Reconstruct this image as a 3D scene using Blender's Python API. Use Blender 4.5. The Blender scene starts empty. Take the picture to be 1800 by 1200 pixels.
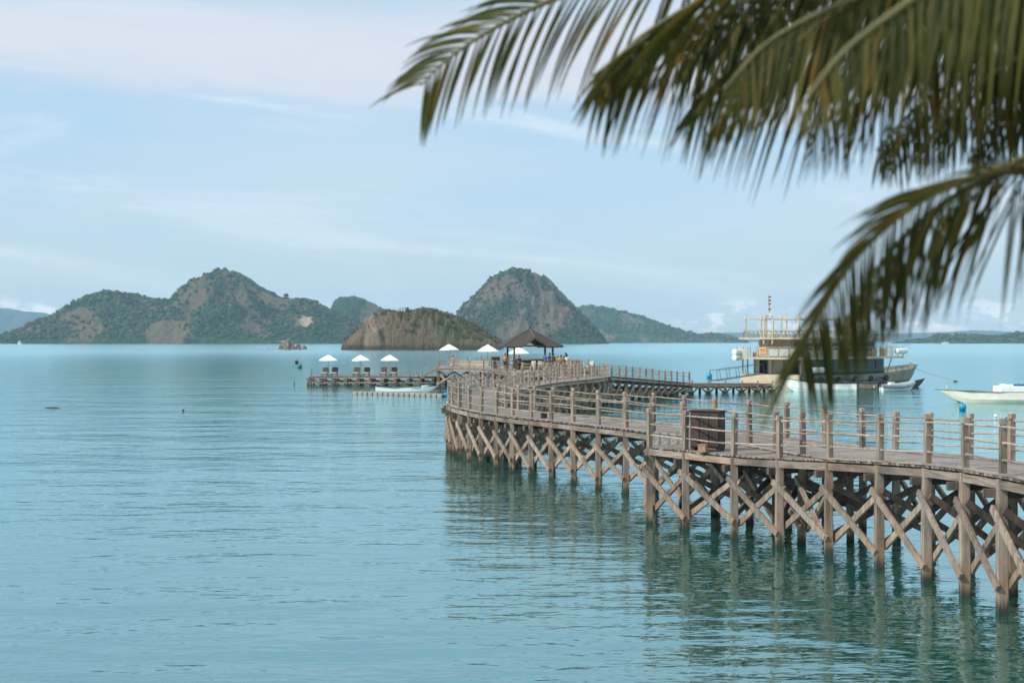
import bpy, bmesh, math, random
from mathutils import Vector, noise, Matrix
R = math.radians
rnd = random.Random(7)
sc = bpy.context.scene
C = sc.collection
# ------------------------------------------------------------------ camera
H = 5.17; F = 2500.0
def G(x, y, z=0.0):
    D = F*(H-z)/(y-600.0)
    return Vector(((x-900.0)*D/F, D, z))
def GD(x, y, D):
    return Vector(((x-900.0)*D/F, D, H+(600.0-y)*D/F))
cam = bpy.data.cameras.new('camera'); camo = bpy.data.objects.new('camera', cam); C.objects.link(camo)
camo.location = (0, 0, H); camo.rotation_euler = (R(90), 0, 0)
cam.lens = 50; cam.sensor_width = 36; cam.clip_start = 0.1; cam.clip_end = 80000
cam.dof.use_dof = True; cam.dof.focus_distance = 42; cam.dof.aperture_fstop = 1.7
sc.camera = camo
# ------------------------------------------------------------------ sun, sky, exposure
SUN_EL = R(43); SUN_AZ = R(-120)      # direction towards the sun, measured from +Y clockwise (left, behind the camera)
sv = Vector((math.sin(SUN_AZ)*math.cos(SUN_EL), math.cos(SUN_AZ)*math.cos(SUN_EL), math.sin(SUN_EL)))
sl = bpy.data.lights.new('sun', 'SUN'); sl.energy = 3.0; sl.angle = R(1.2); sl.color = (1.0, 0.93, 0.85)
so = bpy.data.objects.new('sun', sl); C.objects.link(so); so.location = (0, 0, 60)
so.rotation_euler = (-sv).to_track_quat('-Z', 'Y').to_euler()
sc.view_settings.view_transform = 'Standard'; sc.view_settings.look = 'None'
sc.view_settings.gamma = 1; sc.view_settings.use_curve_mapping = False
sc.view_settings.exposure = 0.40

def N(nt, t, **k):
    n = nt.nodes.new(t)
    for a, b in k.items():
        if a == 'inp':
            for i, v in b.items():
                if isinstance(v, bpy.types.NodeSocket): nt.links.new(v, n.inputs[i])
                else: n.inputs[i].default_value = v
        else: setattr(n, a, b)
    return n
def M_(nt, op, a, b=None, c=None, clamp=False):
    n = nt.nodes.new('ShaderNodeMath'); n.operation = op; n.use_clamp = clamp
    for i, v in enumerate((a, b, c)):
        if v is None: continue
        if isinstance(v, bpy.types.NodeSocket): nt.links.new(v, n.inputs[i])
        else: n.inputs[i].default_value = v
    return n.outputs[0]
def smooth(nt, v, a, b):
    n = nt.nodes.new('ShaderNodeMapRange'); n.interpolation_type = 'SMOOTHSTEP'
    nt.links.new(v, n.inputs[0]); n.inputs[1].default_value = a; n.inputs[2].default_value = b
    return n.outputs[0]
def mixc(nt, f, a, b, bt='MIX'):
    n = nt.nodes.new('ShaderNodeMix'); n.data_type = 'RGBA'; n.blend_type = bt; n.clamp_factor = True
    for i, v in ((0, f), (6, a), (7, b)):
        if isinstance(v, bpy.types.NodeSocket): nt.links.new(v, n.inputs[i])
        elif i == 0: n.inputs[0].default_value = v
        else: n.inputs[i].default_value = (*v, 1) if len(v) == 3 else v
    return n.outputs[2]

w = bpy.data.worlds.new("World"); sc.world = w; w.use_nodes = True
nt = w.node_tree; bg = nt.nodes['Background']
sky = N(nt, 'ShaderNodeTexSky', sky_type='NISHITA', sun_disc=False, sun_elevation=SUN_EL, sun_rotation=SUN_AZ,
        altitude=0, air_density=1.0, dust_density=1.6, ozone_density=2.0)
tc = N(nt, 'ShaderNodeTexCoord'); sep = N(nt, 'ShaderNodeSeparateXYZ', inp={0: tc.outputs['Generated']})
az = M_(nt, 'ARCTAN2', sep.outputs[0], sep.outputs[1]); el = M_(nt, 'ARCSINE', sep.outputs[2])
def cn(sa, se, off, scale, detail=5, rough=0.55):
    v = N(nt, 'ShaderNodeCombineXYZ', inp={0: M_(nt, 'MULTIPLY', az, sa), 1: M_(nt, 'MULTIPLY', el, se), 2: off})
    return N(nt, 'ShaderNodeTexNoise', inp={'Vector': v.outputs[0], 'Scale': scale, 'Detail': detail, 'Roughness': rough}).outputs[0]
n1 = cn(2.2, 13, 1.3, 1.0, 4, 0.5); n2 = cn(5, 20, 7.7, 1.0, 5, 0.55)
veil = M_(nt, 'MULTIPLY_ADD', smooth(nt, n1, 0.3, 0.75), 0.62, 0.06)
base = mixc(nt, veil, mixc(nt, smooth(nt, el, 0.0, 0.16), (6.9, 8.0, 8.6), (3.6, 6.3, 8.7)), (7.0, 7.8, 8.5))
base = mixc(nt, 0.25, base, sky.outputs[0])
wv_ = N(nt, 'ShaderNodeCombineXYZ', inp={0: M_(nt, 'ADD', M_(nt, 'MULTIPLY', az, 3.0), M_(nt, 'MULTIPLY', el, -5.0)), 1: M_(nt, 'ADD', M_(nt, 'MULTIPLY', el, 22.0), M_(nt, 'MULTIPLY', az, 2.5)), 2: 4.2})
n5 = N(nt, 'ShaderNodeTexNoise', inp={'Vector': wv_.outputs[0], 'Scale': 1.1, 'Detail': 7, 'Roughness': 0.6, 'Distortion': 0.6}).outputs[0]
base = mixc(nt, M_(nt, 'MULTIPLY', smooth(nt, n5, 0.46, 0.72), 0.55), base, (8.0, 8.3, 8.8))
# high cloud deck with a long soft lower edge
edge = M_(nt, 'ADD', M_(nt, 'MULTIPLY_ADD', az, 0.03, -0.158), el)
edge = M_(nt, 'ADD', edge, M_(nt, 'MULTIPLY_ADD', n2, 0.05, -0.025))
deckm = M_(nt, 'MULTIPLY', smooth(nt, edge, -0.004, 0.022), M_(nt, 'SUBTRACT', 1.0, smooth(nt, el, 0.205, 0.25)))
deckm = M_(nt, 'MULTIPLY', deckm, M_(nt, 'MULTIPLY_ADD', smooth(nt, n1, 0.25, 0.6), 0.5, 0.45))
base = mixc(nt, deckm, base, (6.6, 6.8, 7.5))
upm = M_(nt, 'MULTIPLY', smooth(nt, el, 0.2, 0.27), smooth(nt, n2, 0.25, 0.8))
base = mixc(nt, upm, base, (4.6, 5.8, 7.8))
base = mixc(nt, M_(nt, 'MULTIPLY', smooth(nt, el, 0.22, 0.5), 0.9), base, (7.2, 9.8, 10.6))  # unseen sky above the view, brightened towards cyan to lift the water
# small cumulus along the horizon
n3 = cn(34, 70, 3.1, 1.0, 4, 0.6)
cum = M_(nt, 'MULTIPLY', smooth(nt, n3, 0.50, 0.60), M_(nt, 'MULTIPLY', smooth(nt, el, 0.004, 0.012), M_(nt, 'SUBTRACT', 1.0, smooth(nt, el, 0.02, 0.034))))
cum = M_(nt, 'MULTIPLY', cum, smooth(nt, M_(nt, 'ABSOLUTE', az), 0.09, 0.16))
base = mixc(nt, M_(nt, 'MULTIPLY', cum, 0.95), base, (11.5, 10.6, 10.4))
nt.links.new(base, bg.inputs[0]); bg.inputs[1].default_value = 0.09

# ------------------------------------------------------------------ materials
MATS = {}
def newmat(name):
    m = bpy.data.materials.new(name); m.use_nodes = True
    return m, m.node_tree, m.node_tree.nodes['Principled BSDF']
def pm(name, col, rough=0.6, var=0.2, scale=3.0, metal=0, bump=0.0, stretch=(1, 1, 1), col2=None, isl=0.0):
    if name in MATS: return MATS[name]
    m, t, b = newmat(name)
    tcn = N(t, 'ShaderNodeTexCoord'); mp = N(t, 'ShaderNodeMapping', inp={0: tcn.outputs['Object'], 3: stretch})
    nz = N(t, 'ShaderNodeTexNoise', inp={'Vector': mp.outputs[0], 'Scale': scale, 'Detail': 6, 'Roughness': 0.62})
    lo = tuple(c*(1-var) for c in col); hi = tuple(min(1, c*(1+var)) for c in (col2 or col))
    c = mixc(t, smooth(t, nz.outputs[0], 0.3, 0.7), lo, hi)
    if isl:
        g = N(t, 'ShaderNodeNewGeometry')
        k = M_(t, 'MULTIPLY_ADD', g.outputs['Random Per Island'], isl*2, 1-isl)
        c = mixc(t, 1.0, c, N(t, 'ShaderNodeCombineColor', inp={0: k, 1: k, 2: k}).outputs[0], 'MULTIPLY')
    t.links.new(c, b.inputs['Base Color']); b.inputs['Roughness'].default_value = rough; b.inputs['Metallic'].default_value = metal
    if bump:
        bp = N(t, 'ShaderNodeBump', inp={'Strength': bump, 'Distance': 0.02, 'Height': nz.outputs[0]}); t.links.new(bp.outputs[0], b.inputs['Normal'])
    MATS[name] = m; return m
def wood(name, col, col2, stain=True, grain=9.0, stretch=(1, 1, 0.12)):
    m, t, b = newmat(name)
    g = N(t, 'ShaderNodeNewGeometry'); oi = N(t, 'ShaderNodeObjectInfo')
    off = N(t, 'ShaderNodeCombineXYZ', inp={0: M_(t, 'MULTIPLY', oi.outputs['Random'], 37.0), 1: M_(t, 'MULTIPLY', g.outputs['Random Per Island'], 53.0), 2: 0.0})
    pos = N(t, 'ShaderNodeVectorMath', operation='ADD', inp={0: g.outputs['Position'], 1: off.outputs[0]})
    mp = N(t, 'ShaderNodeMapping', inp={0: pos.outputs[0], 3: stretch})
    n1 = N(t, 'ShaderNodeTexNoise', inp={'Vector': mp.outputs[0], 'Scale': grain, 'Detail': 6, 'Roughness': 0.65})
    n2 = N(t, 'ShaderNodeTexNoise', inp={'Vector': pos.outputs[0], 'Scale': 0.9, 'Detail': 4})
    c = mixc(t, smooth(t, n1.outputs[0], 0.32, 0.68), col, col2)
    c = mixc(t, smooth(t, n2.outputs[0], 0.5, 0.75), c, tuple(x*0.62 for x in col))
    kk = M_(t, 'MULTIPLY_ADD', M_(t, 'ADD', g.outputs['Random Per Island'], oi.outputs['Random']), 0.42, 0.56)
    c = mixc(t, 1.0, c, N(t, 'ShaderNodeCombineColor', inp={0: kk, 1: kk, 2: kk}).outputs[0], 'MULTIPLY')
    hu = N(t, 'ShaderNodeMath', operation='FRACT', inp={0: M_(t, 'MULTIPLY', M_(t, 'ADD', g.outputs['Random Per Island'], oi.outputs['Random']), 7.31)}).outputs[0]
    c = mixc(t, M_(t, 'MULTIPLY', smooth(t, hu, 0.6, 1.0), 0.35), c, mixc(t, 1.0, c, (1.25, 0.85, 0.62), 'MULTIPLY'))
    if stain:   # tidal stain: ochre band, dark wet foot
        z = N(t, 'ShaderNodeSeparateXYZ', inp={0: g.outputs['Position']}).outputs[2]
        zz = M_(t, 'ADD', z, M_(t, 'MULTIPLY_ADD', n1.outputs[0], 0.7, -0.35))
        c = mixc(t, M_(t, 'MULTIPLY', M_(t, 'SUBTRACT', 1.0, smooth(t, zz, 0.15, 0.95)), 0.6), c, (0.31, 0.19, 0.11))
        c = mixc(t, M_(t, 'SUBTRACT', 1.0, smooth(t, zz, 0.04, 0.34)), c, (0.035, 0.034, 0.022))
    t.links.new(c, b.inputs['Base Color']); b.inputs['Roughness'].default_value = 0.8
    bp = N(t, 'ShaderNodeBump', inp={'Strength': 0.5, 'Distance': 0.01, 'Height': n1.outputs[0]}); t.links.new(bp.outputs[0], b.inputs['Normal'])
    return m
WOOD = wood('weathered_wood', (0.165, 0.123, 0.096), (0.36, 0.275, 0.215))
WOODH = wood('weathered_beam_wood', (0.165, 0.123, 0.096), (0.36, 0.275, 0.215), stain=False, stretch=(0.18, 0.18, 2.4))
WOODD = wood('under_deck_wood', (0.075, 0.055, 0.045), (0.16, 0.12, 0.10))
PLANK = wood('deck_plank_wood', (0.21, 0.165, 0.14), (0.34, 0.275, 0.24), stain=False, grain=14)
RAIL = wood('rail_pole_wood', (0.23, 0.175, 0.14), (0.41, 0.325, 0.265), stain=False)
REDW = wood('reddish_plank_wood', (0.30, 0.17, 0.11), (0.45, 0.28, 0.19), stain=False)
def hillmat(name, green, green2, brown, brown2, rock, sc1, tide=False):
    m, t, b = newmat(name)
    g = N(t, 'ShaderNodeNewGeometry'); at = N(t, 'ShaderNodeAttribute', attribute_name='cover')
    sp = N(t, 'ShaderNodeSeparateColor', inp={0: at.outputs['Color']})
    n1 = N(t, 'ShaderNodeTexNoise', inp={'Vector': g.outputs['Position'], 'Scale': sc1, 'Detail': 10, 'Roughness': 0.7})
    n2 = N(t, 'ShaderNodeTexNoise', inp={'Vector': g.outputs['Position'], 'Scale': sc1*5, 'Detail': 6, 'Roughness': 0.7})
    gc = mixc(t, smooth(t, n2.outputs[0], 0.35, 0.65), green, green2)
    bc = mixc(t, smooth(t, n2.outputs[0], 0.35, 0.65), brown, brown2)
    f = smooth(t, M_(t, 'ADD', sp.outputs[0], M_(t, 'MULTIPLY_ADD', n1.outputs[0], 1.5, -0.75)), 0.36, 0.62)
    c = mixc(t, f, bc, gc)
    c = mixc(t, smooth(t, M_(t, 'ADD', sp.outputs[1], M_(t, 'MULTIPLY_ADD', n1.outputs[0], 0.8, -0.4)), 0.45, 0.6), c, rock)
    n3 = N(t, 'ShaderNodeTexNoise', inp={'Vector': g.outputs['Position'], 'Scale': sc1*14, 'Detail': 5, 'Roughness': 0.75}); k3 = M_(t, 'MULTIPLY_ADD', smooth(t, n3.outputs[0], 0.3, 0.7), 0.75, 0.6)
    c = mixc(t, 1.0, c, N(t, 'ShaderNodeCombineColor', inp={0: k3, 1: k3, 2: k3}).outputs[0], 'MULTIPLY')
    if tide:
        z = N(t, 'ShaderNodeSeparateXYZ', inp={0: g.outputs['Position']}).outputs[2]
        c = mixc(t, M_(t, 'MULTIPLY', M_(t, 'SUBTRACT', 1.0, smooth(t, M_(t, 'ADD', z, M_(t, 'MULTIPLY_ADD', n1.outputs[0], 9.0, -4.5)), 1.0, 4.5)), 0.8), c, (0.05, 0.04, 0.036))
    t.links.new(c, b.inputs['Base Color']); b.inputs['Roughness'].default_value = 0.95; b.inputs['Specular IOR Level'].default_value = 0.1
    bp = N(t, 'ShaderNodeBump', inp={'Strength': 0.8, 'Distance': 0.5/sc1*0.12, 'Height': n2.outputs[0]}); t.links.new(bp.outputs[0], b.inputs['Normal'])
    return m

# ------------------------------------------------------------------ mesh helpers
class MB:
    def __init__(s): s.v = []; s.f = []; s.smooth = False
    def quad_prism(s, a, b):      # two loops of equal length
        n = len(a); o = len(s.v); s.v += [tuple(x) for x in a] + [tuple(x) for x in b]
        for i in range(n): j = (i+1) % n; s.f.append((o+i, o+j, o+n+j, o+n+i))
        s.f.append(tuple(o+n-1-i for i in range(n))); s.f.append(tuple(o+n+i for i in range(n)))
        return s
    def box(s, c, size, rz=0.0):
        cx, cy, cz = c; x, y, z = (q/2 for q in size); ca, sa = math.cos(rz), math.sin(rz)
        def p(dx, dy, dz): return (cx+dx*ca-dy*sa, cy+dx*sa+dy*ca, cz+dz)
        return s.quad_prism([p(-x, -y, -z), p(x, -y, -z), p(x, y, -z), p(-x, y, -z)], [p(-x, -y, z), p(x, -y, z), p(x, y, z), p(-x, y, z)])
    def bar(s, p, q, w, h, up=(0, 0, 1)):
        p = Vector(p); q = Vector(q); d = (q-p).normalized(); u = Vector(up)
        if abs(d.dot(u)) > 0.98: u = Vector((0, 1, 0))
        a = d.cross(u).normalized()*w/2; b = a.cross(d).normalized()*h/2
        return s.quad_prism([p-a-b, p+a-b, p+a+b, p-a+b], [q-a-b, q+a-b, q+a+b, q-a+b])
    def tube(s, pts, r, n=7, caps=True):
        pts = [Vector(p) for p in pts]; rs = r if isinstance(r, (list, tuple)) else [r]*len(pts)
        o = len(s.v); k = len(pts)
        for i, p in enumerate(pts):
            d = (pts[min(i+1, k-1)]-pts[max(i-1, 0)]).normalized(); u = Vector((0, 0, 1))
            if abs(d.dot(u)) > 0.95: u = Vector((0, 1, 0))
            a = d.cross(u).normalized(); b = d.cross(a)
            for j in range(n):
                t = 2*math.pi*j/n; s.v.append(tuple(p+(a*math.cos(t)+b*math.sin(t))*rs[i]))
        for i in range(k-1):
            for j in range(n):
                j2 = (j+1) % n; s.f.append((o+i*n+j, o+i*n+j2, o+(i+1)*n+j2, o+(i+1)*n+j))
        if caps:
            s.f.append(tuple(o+j for j in range(n))); s.f.append(tuple(o+(k-1)*n+n-1-j for j in range(n)))
        return s
    def ball(s, c, r, nu=12, nv=8, sq=(1, 1, 1), jit=0, rn=None):
        o = len(s.v); c = Vector(c)
        for i in range(nv+1):
            th = math.pi*i/nv
            for j in range(nu):
                ph = 2*math.pi*j/nu; k = 1+(rn.uniform(-jit, jit) if jit else 0)
                s.v.append((c.x+r*sq[0]*k*math.sin(th)*math.cos(ph), c.y+r*sq[1]*k*math.sin(th)*math.sin(ph), c.z+r*sq[2]*k*math.cos(th)))
        for i in range(nv):
            for j in range(nu):
                j2 = (j+1) % nu; s.f.append((o+i*nu+j, o+(i+1)*nu+j, o+(i+1)*nu+j2, o+i*nu+j2))
        return s
    def mesh(s, name):
        me = bpy.data.meshes.new(name); me.from_pydata([tuple(v) for v in s.v], [], s.f); me.validate()
        if s.smooth:
            for p in me.polygons: p.use_smooth = True
        return me
    def build(s, name, mat, parent=None, smooth=False, bevel=0):
        s.smooth = smooth; me = s.mesh(name); o = bpy.data.objects.new(name, me); C.objects.link(o)
        if mat: me.materials.append(mat)
        if parent: o.parent = parent
        if bevel:
            b = o.modifiers.new('bevel', 'BEVEL'); b.width = bevel; b.segments = 2; b.limit_method = 'ANGLE'
        return o
def tag(o, label=None, cat=None, group=None, kind=None):
    if label: o['label'] = label
    if cat: o['category'] = cat
    if group: o['group'] = group
    if kind: o['kind'] = kind
    return o
def empty(name, loc, rz=0, label=None, cat=None, group=None):
    o = bpy.data.objects.new(name, None); C.objects.link(o); o.location = loc; o.rotation_euler = (0, 0, rz); o.empty_display_size = 0.3
    return tag(o, label, cat, group)
def copy_tree(o, parent=None):
    c = o.copy(); C.objects.link(c); c.parent = parent
    for ch in [x for x in o.children]: copy_tree(ch, c)
    return c
class Parts:    # world-space parts of one thing; the 98 nearest of a kind are objects, the rest one 'stuff' part
    def __init__(s, root): s.root = root; s.d = {}
    def add(s, kind, mb, mat, key=None, bevel=0):
        n = len(mb.v); c = Vector((sum(v[0] for v in mb.v)/n, sum(v[1] for v in mb.v)/n, sum(v[2] for v in mb.v)/n))
        s.d.setdefault(kind, []).append(((c-Vector((0, 0, H))).length, len(s.d.get(kind, [])), mb, mat, c, bevel))
    def finish(s, limit=98):
        inv = s.root.location
        for kind, L in s.d.items():
            L.sort(key=lambda t: (t[0], t[1]))
            for d, i, mb, mat, c, bev in L[:limit]:
                mb.v = [tuple(Vector(v)-inv) for v in mb.v]; mb.build(kind, mat, s.root, bevel=bev if d < 60 else 0)
            if len(L) > limit:
                bymat = {}
                for d, i, mb, mat, c, bev in L[limit:]: bymat.setdefault(mat.name, (mat, []))[1].append(mb)
                a = MB(); mat0 = L[limit][3]
                for mt, mbs in bymat.values():
                    for mb in mbs:
                        o = len(a.v); a.v += [tuple(Vector(v)-inv) for v in mb.v]; a.f += [tuple(o+i for i in f) for f in mb.f]
                tag(a.build(kind, mat0, s.root), kind='stuff')
def spline(P, n):
    P = [Vector(p) for p in P]; P = [P[0]*2-P[1]]+P+[P[-1]*2-P[-2]]; out = []
    for i in range(1, len(P)-2):
        a, b, c, d = P[i-1:i+3]
        for k in range(n):
            t = k/n; out.append(0.5*((2*b)+(c-a)*t+(2*a-5*b+4*c-d)*t*t+(3*b-a-3*c+d)*t**3))
    out.append(P[-2]); return out

# ------------------------------------------------------------------ water, shore, haze
def water():
    m, t, b = newmat('sea_water')
    g = N(t, 'ShaderNodeNewGeometry'); pos = g.outputs['Position']
    dist = N(t, 'ShaderNodeVectorMath', operation='LENGTH', inp={0: pos}).outputs['Value']
    def nz(sx, sy, scale, det, off=0.0, rough=0.5, rot=0.0):
        mp = N(t, 'ShaderNodeMapping', inp={0: pos, 1: (off, off*0.7, 0), 2: (0, 0, rot), 3: (sx, sy, 1)})
        return N(t, 'ShaderNodeTexNoise', inp={'Vector': mp.outputs[0], 'Scale': scale, 'Detail': det, 'Roughness': rough}).outputs[0]
    patch = smooth(t, nz(0.5, 1, 0.035, 3, 11), 0.35, 0.7)
    a = nz(0.5, 1.0, 0.32, 2, 0, 0.5, 0.15); c = nz(0.5, 1.1, 1.3, 3, 5, 0.55, -0.12); f = nz(0.55, 1.3, 4.5, 2, 9, 0.5, 0.1)
    sw = nz(0.45, 1.0, 0.11, 2, 21, 0.4, 0.2)
    h = M_(t, 'ADD', M_(t, 'MULTIPLY_ADD', sw, 0.20, M_(t, 'MULTIPLY', a, 0.15)), M_(t, 'MULTIPLY', c, 0.055))
    h = M_(t, 'ADD', h, M_(t, 'MULTIPLY', M_(t, 'MULTIPLY', f, 0.008), M_(t, 'MULTIPLY_ADD', patch, 0.9, 0.25)))
    st = M_(t, 'DIVIDE', 1.0, M_(t, 'ADD', 1.0, M_(t, 'DIVIDE', dist, 260.0)))
    bp = N(t, 'ShaderNodeBump', inp={'Strength': 1.0, 'Distance': 1.0, 'Height': M_(t, 'MULTIPLY', h, M_(t, 'MULTIPLY', st, 1.0))})
    t.links.new(bp.outputs[0], b.inputs['Normal'])
    col = mixc(t, smooth(t, nz(1, 1, 0.05, 2, 3), 0.3, 0.7), (0.006, 0.060, 0.046), (0.009, 0.078, 0.062))
    t.links.new(col, b.inputs['Base Color'])
    rg = M_(t, 'MULTIPLY_ADD', M_(t, 'MINIMUM', M_(t, 'DIVIDE', dist, 700.0), 1.0), 0.14, 0.02)
    b.inputs['Specular IOR Level'].default_value = 0.0; b.inputs['Roughness'].default_value = 0.6
    gl = N(t, 'ShaderNodeBsdfGlossy', inp={'Color': (0.70, 0.94, 0.975, 1), 'Roughness': rg, 'Normal': bp.outputs[0]})
    fr = N(t, 'ShaderNodeFresnel', inp={'IOR': 1.45, 'Normal': bp.outputs[0]})
    mx = N(t, 'ShaderNodeMixShader', inp={0: M_(t, 'POWER', fr.outputs[0], 0.52), 1: b.outputs[0], 2: gl.outputs[0]})
    t.links.new(mx.outputs[0], t.nodes['Material Output'].inputs[0])
    mb = MB(); mb.v = [(-14500, 8, 0), (14500, 8, 0), (14500, 12500, 0), (-14500, 12500, 0), (-14500, -6000, 0), (14500, -6000, 0)]
    mb.f = [(0, 1, 2, 3), (4, 5, 1, 0)]
    tag(mb.build('sea', m), kind='structure')
water()
def shore():
    mb = MB(); nx, ny = 70, 46
    for j in range(ny+1):
        y = -45+j*62/ny
        for i in range(nx+1):
            x = -60+i*150/nx
            e = 12.2+1.6*noise.noise(Vector((x*0.07, 0, 3)))+max(0, (x-9))*0.55
            k = max(0.0, min(1.0, (e-y)/5.5)); k = k*k*(3-2*k)
            mb.v.append((x, y, -2.0+k*4.65+0.12*noise.noise(Vector((x*0.3, y*0.3, 0)))+(0.3*k if x > 8 else 0)))
    for j in range(ny):
        for i in range(nx): a = j*(nx+1)+i; mb.f.append((a, a+1, a+nx+2, a+nx+1))
    tag(mb.build('shore_ground', pm('shore_sand', (0.36, 0.30, 0.22), 0.95, 0.25, 0.8, bump=0.4), smooth=True), kind='structure')
shore()
def haze():
    m = bpy.data.materials.new('haze'); m.use_nodes = True; t = m.node_tree; t.nodes.remove(t.nodes['Principled BSDF'])
    v = N(t, 'ShaderNodeVolumePrincipled', inp={'Color': (0.5, 0.78, 1.0, 1), 'Density': 7.0e-5, 'Anisotropy': 0.0})
    t.links.new(v.outputs[0], t.nodes['Material Output'].inputs['Volume'])
    mb = MB(); mb.box((0, 3000, 200), (30000, 19600, 406)); tag(mb.build('haze', m), kind='stuff')
haze()

# ------------------------------------------------------------------ islands
def interp(pts, x):
    if x <= pts[0][0]: return pts[0][1]
    for (a, b), (c, d) in zip(pts, pts[1:]):
        if x <= c:
            t = (x-a)/(c-a); return b+(d-b)*(t*t*(3-2*t)*0.45+t*0.55)
    return pts[-1][1]
def island(name, prof, D, dep, mat, cover, rough=0.5, nx=220, ny=60, seed=0.0, f1=None, cliff=1.0, crest=0.0, tiny=1.0, gully=0.5):
    """prof: silhouette in photo pixels; the crest line lies at distance D and slopes fall to both sides"""
    x0, x1 = prof[0][0], prof[-1][0]; s = D/F; mb = MB(); cov = []; f1 = f1 or 3.2/dep; Hs = {}
    for j in range(ny+1):
        v = -1+2*j/ny
        for i in range(nx+1):
            px = x0+(x1-x0)*i/nx; X = (px-900)*s
            hh = max(0.0, (600-interp(prof, px))*s)+ (H if interp(prof, px) < 599 else 0)
            Y = D+dep*(v-crest)*1.0
            wv = noise.noise(Vector((X*f1*0.7, v*1.3, seed+9)))*0.16
            vv = abs(v+wv*(1-abs(v)))
            shp = max(0.0, 1-vv**(1.5*cliff+0.35))**(0.95/cliff)
            p = Vector((X*f1, Y*f1, seed))
            p = p+Vector((0.35*noise.noise(p*0.9+Vector((7, 0, 0))), 0.3*v, 0)); rg = 1-abs(noise.noise(p))*2; rg2 = 1-abs(noise.noise(p*2.7+Vector((3, 1, 2))))*2; fb = noise.fractal(p*5, 0.9, 2.1, 5)
            k = min(1, vv*4)
            h = hh*shp*(1+rough*(0.42*rg+0.22*rg2-0.28)*k*(1-0.35*shp))+hh*0.035*fb*tiny*min(1, shp*3)
            if gully:
                g1 = abs(noise.noise(Vector((X*f1*2.3+0.3*noise.noise(Vector((X*f1*3, Y*f1*6, 1))), Y*f1*1.6, seed+20)))); g2 = abs(noise.noise(Vector((X*f1*6, Y*f1*2.4, seed+30))))
                g3 = noise.fractal(Vector((X*f1*9, Y*f1*9, hh*0.1+seed)), 0.8, 2.1, 4)
                h *= 1+gully*k*min(1, (1-shp)*2.2)*(0.9*g1+0.5*g2-0.35); h += hh*gully*0.09*g3*min(1, shp*3)
                Y += gully*dep*0.10*(noise.noise(Vector((X*f1*4, h*f1*4, seed)))+0.6*noise.noise(Vector((X*f1*10, h*f1*10, seed))))
            h = min(h, hh*(0.985+0.05*fb*tiny))
            if shp <= 0 or i in (0, nx): h = -3
            mb.v.append((X, Y, h-0.6))
            c, rk = cover(px, h/max(1, (600-interp(prof, px))*s+H), v, noise.fractal(p*1.6+Vector((5, 5, 5)), 1.0, 2.0, 4))
            cov.append((c, rk))
    for j in range(ny):
        for i in range(nx): a = j*(nx+1)+i; mb.f.append((a, a+1, a+nx+2, a+nx+1))
    o = mb.build(name, mat, smooth=True); at = o.data.color_attributes.new('cover', 'FLOAT_COLOR', 'POINT')
    for i, (c, rk) in enumerate(cov): at.data[i].color = (max(0, min(1, c)), max(0, min(1, rk)), 0, 1)
    tag(o, kind='structure')
    return mb.v, cov, nx, ny
LEAF = None
def leafmat(name, cols):
    m, t, b = newmat(name); g = N(t, 'ShaderNodeNewGeometry')
    r = N(t, 'ShaderNodeValToRGB', inp={0: g.outputs['Random Per Island']})
    e = r.color_ramp.elements; e[0].color = (*cols[0], 1); e[1].color = (*cols[-1], 1)
    for i, c in enumerate(cols[1:-1]): q = e.new((i+1)/(len(cols)-1)); q.color = (*c, 1)
    t.links.new(r.outputs[0], b.inputs['Base Color']); b.inputs['Roughness'].default_value = 0.85; b.inputs['Specular IOR Level'].default_value = 0.2
    return m
SCRUB = leafmat('far_scrub', [(0.012, 0.034, 0.018), (0.02, 0.05, 0.024), (0.03, 0.065, 0.028), (0.075, 0.10, 0.03), (0.09, 0.065, 0.05), (0.018, 0.042, 0.022)])
SCRUB2 = leafmat('islet_scrub', [(0.05, 0.065, 0.025), (0.085, 0.09, 0.04), (0.13, 0.115, 0.06), (0.20, 0.15, 0.105), (0.16, 0.12, 0.09), (0.07, 0.085, 0.035)])
def scatter(name, data, count, r0, r1, mat, thr, rn, front=True, leafy=0):
    V, cov, nx, ny = data; mb = MB(); n = 0; tries = 0
    while n < count and tries < count*30:
        tries += 1
        j = rn.randrange(2, int(ny*0.62)); i = rn.randrange(2, nx-2); a = j*(nx+1)+i
        v = V[a]
        if v[2] < r0*0.5: continue
        c = cov[a][0]+rn.uniform(-0.3, 0.3)
        if c < thr or cov[a][1] > 0.55: continue
        u, w_ = rn.random(), rn.random(); b1 = V[a+1]; b2 = V[a+nx+1]
        p = [v[k]+(b1[k]-v[k])*u+(b2[k]-v[k])*w_ for k in range(3)]
        r = r0*0.7+(r1-r0)*rn.random()**2.2*1.25
        if not leafy: mb.ball((p[0], p[1], p[2]+r*0.25), r, 6, 4, (rn.uniform(0.8, 1.25), 1, rn.uniform(0.6, 0.95)), 0.32, rn)
        else:
            for q in range(leafy):
                d = Vector((rn.gauss(0, 1), rn.gauss(0, 1), rn.gauss(0, 1))).normalized()*r*rn.uniform(0.35, 1.05)
                c0 = Vector((p[0]+d.x, p[1]+d.y, p[2]+r*0.3+d.z*0.75)); a1 = Vector((rn.gauss(0, 1), rn.gauss(0, 1), rn.gauss(0, 1))).normalized()
                b_ = a1.cross(Vector((rn.gauss(0, 1), rn.gauss(0, 1), rn.gauss(0, 1)))).normalized(); z = r*rn.uniform(0.18, 0.34); o = len(mb.v)
                mb.v += [tuple(c0-a1*z), tuple(c0+b_*z*0.7), tuple(c0+a1*z), tuple(c0-b_*z*0.7)]; mb.f.append((o, o+1, o+2, o+3))
        n += 1
    tag(mb.build(name, mat), kind='stuff')
rn = random.Random(3)
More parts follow.
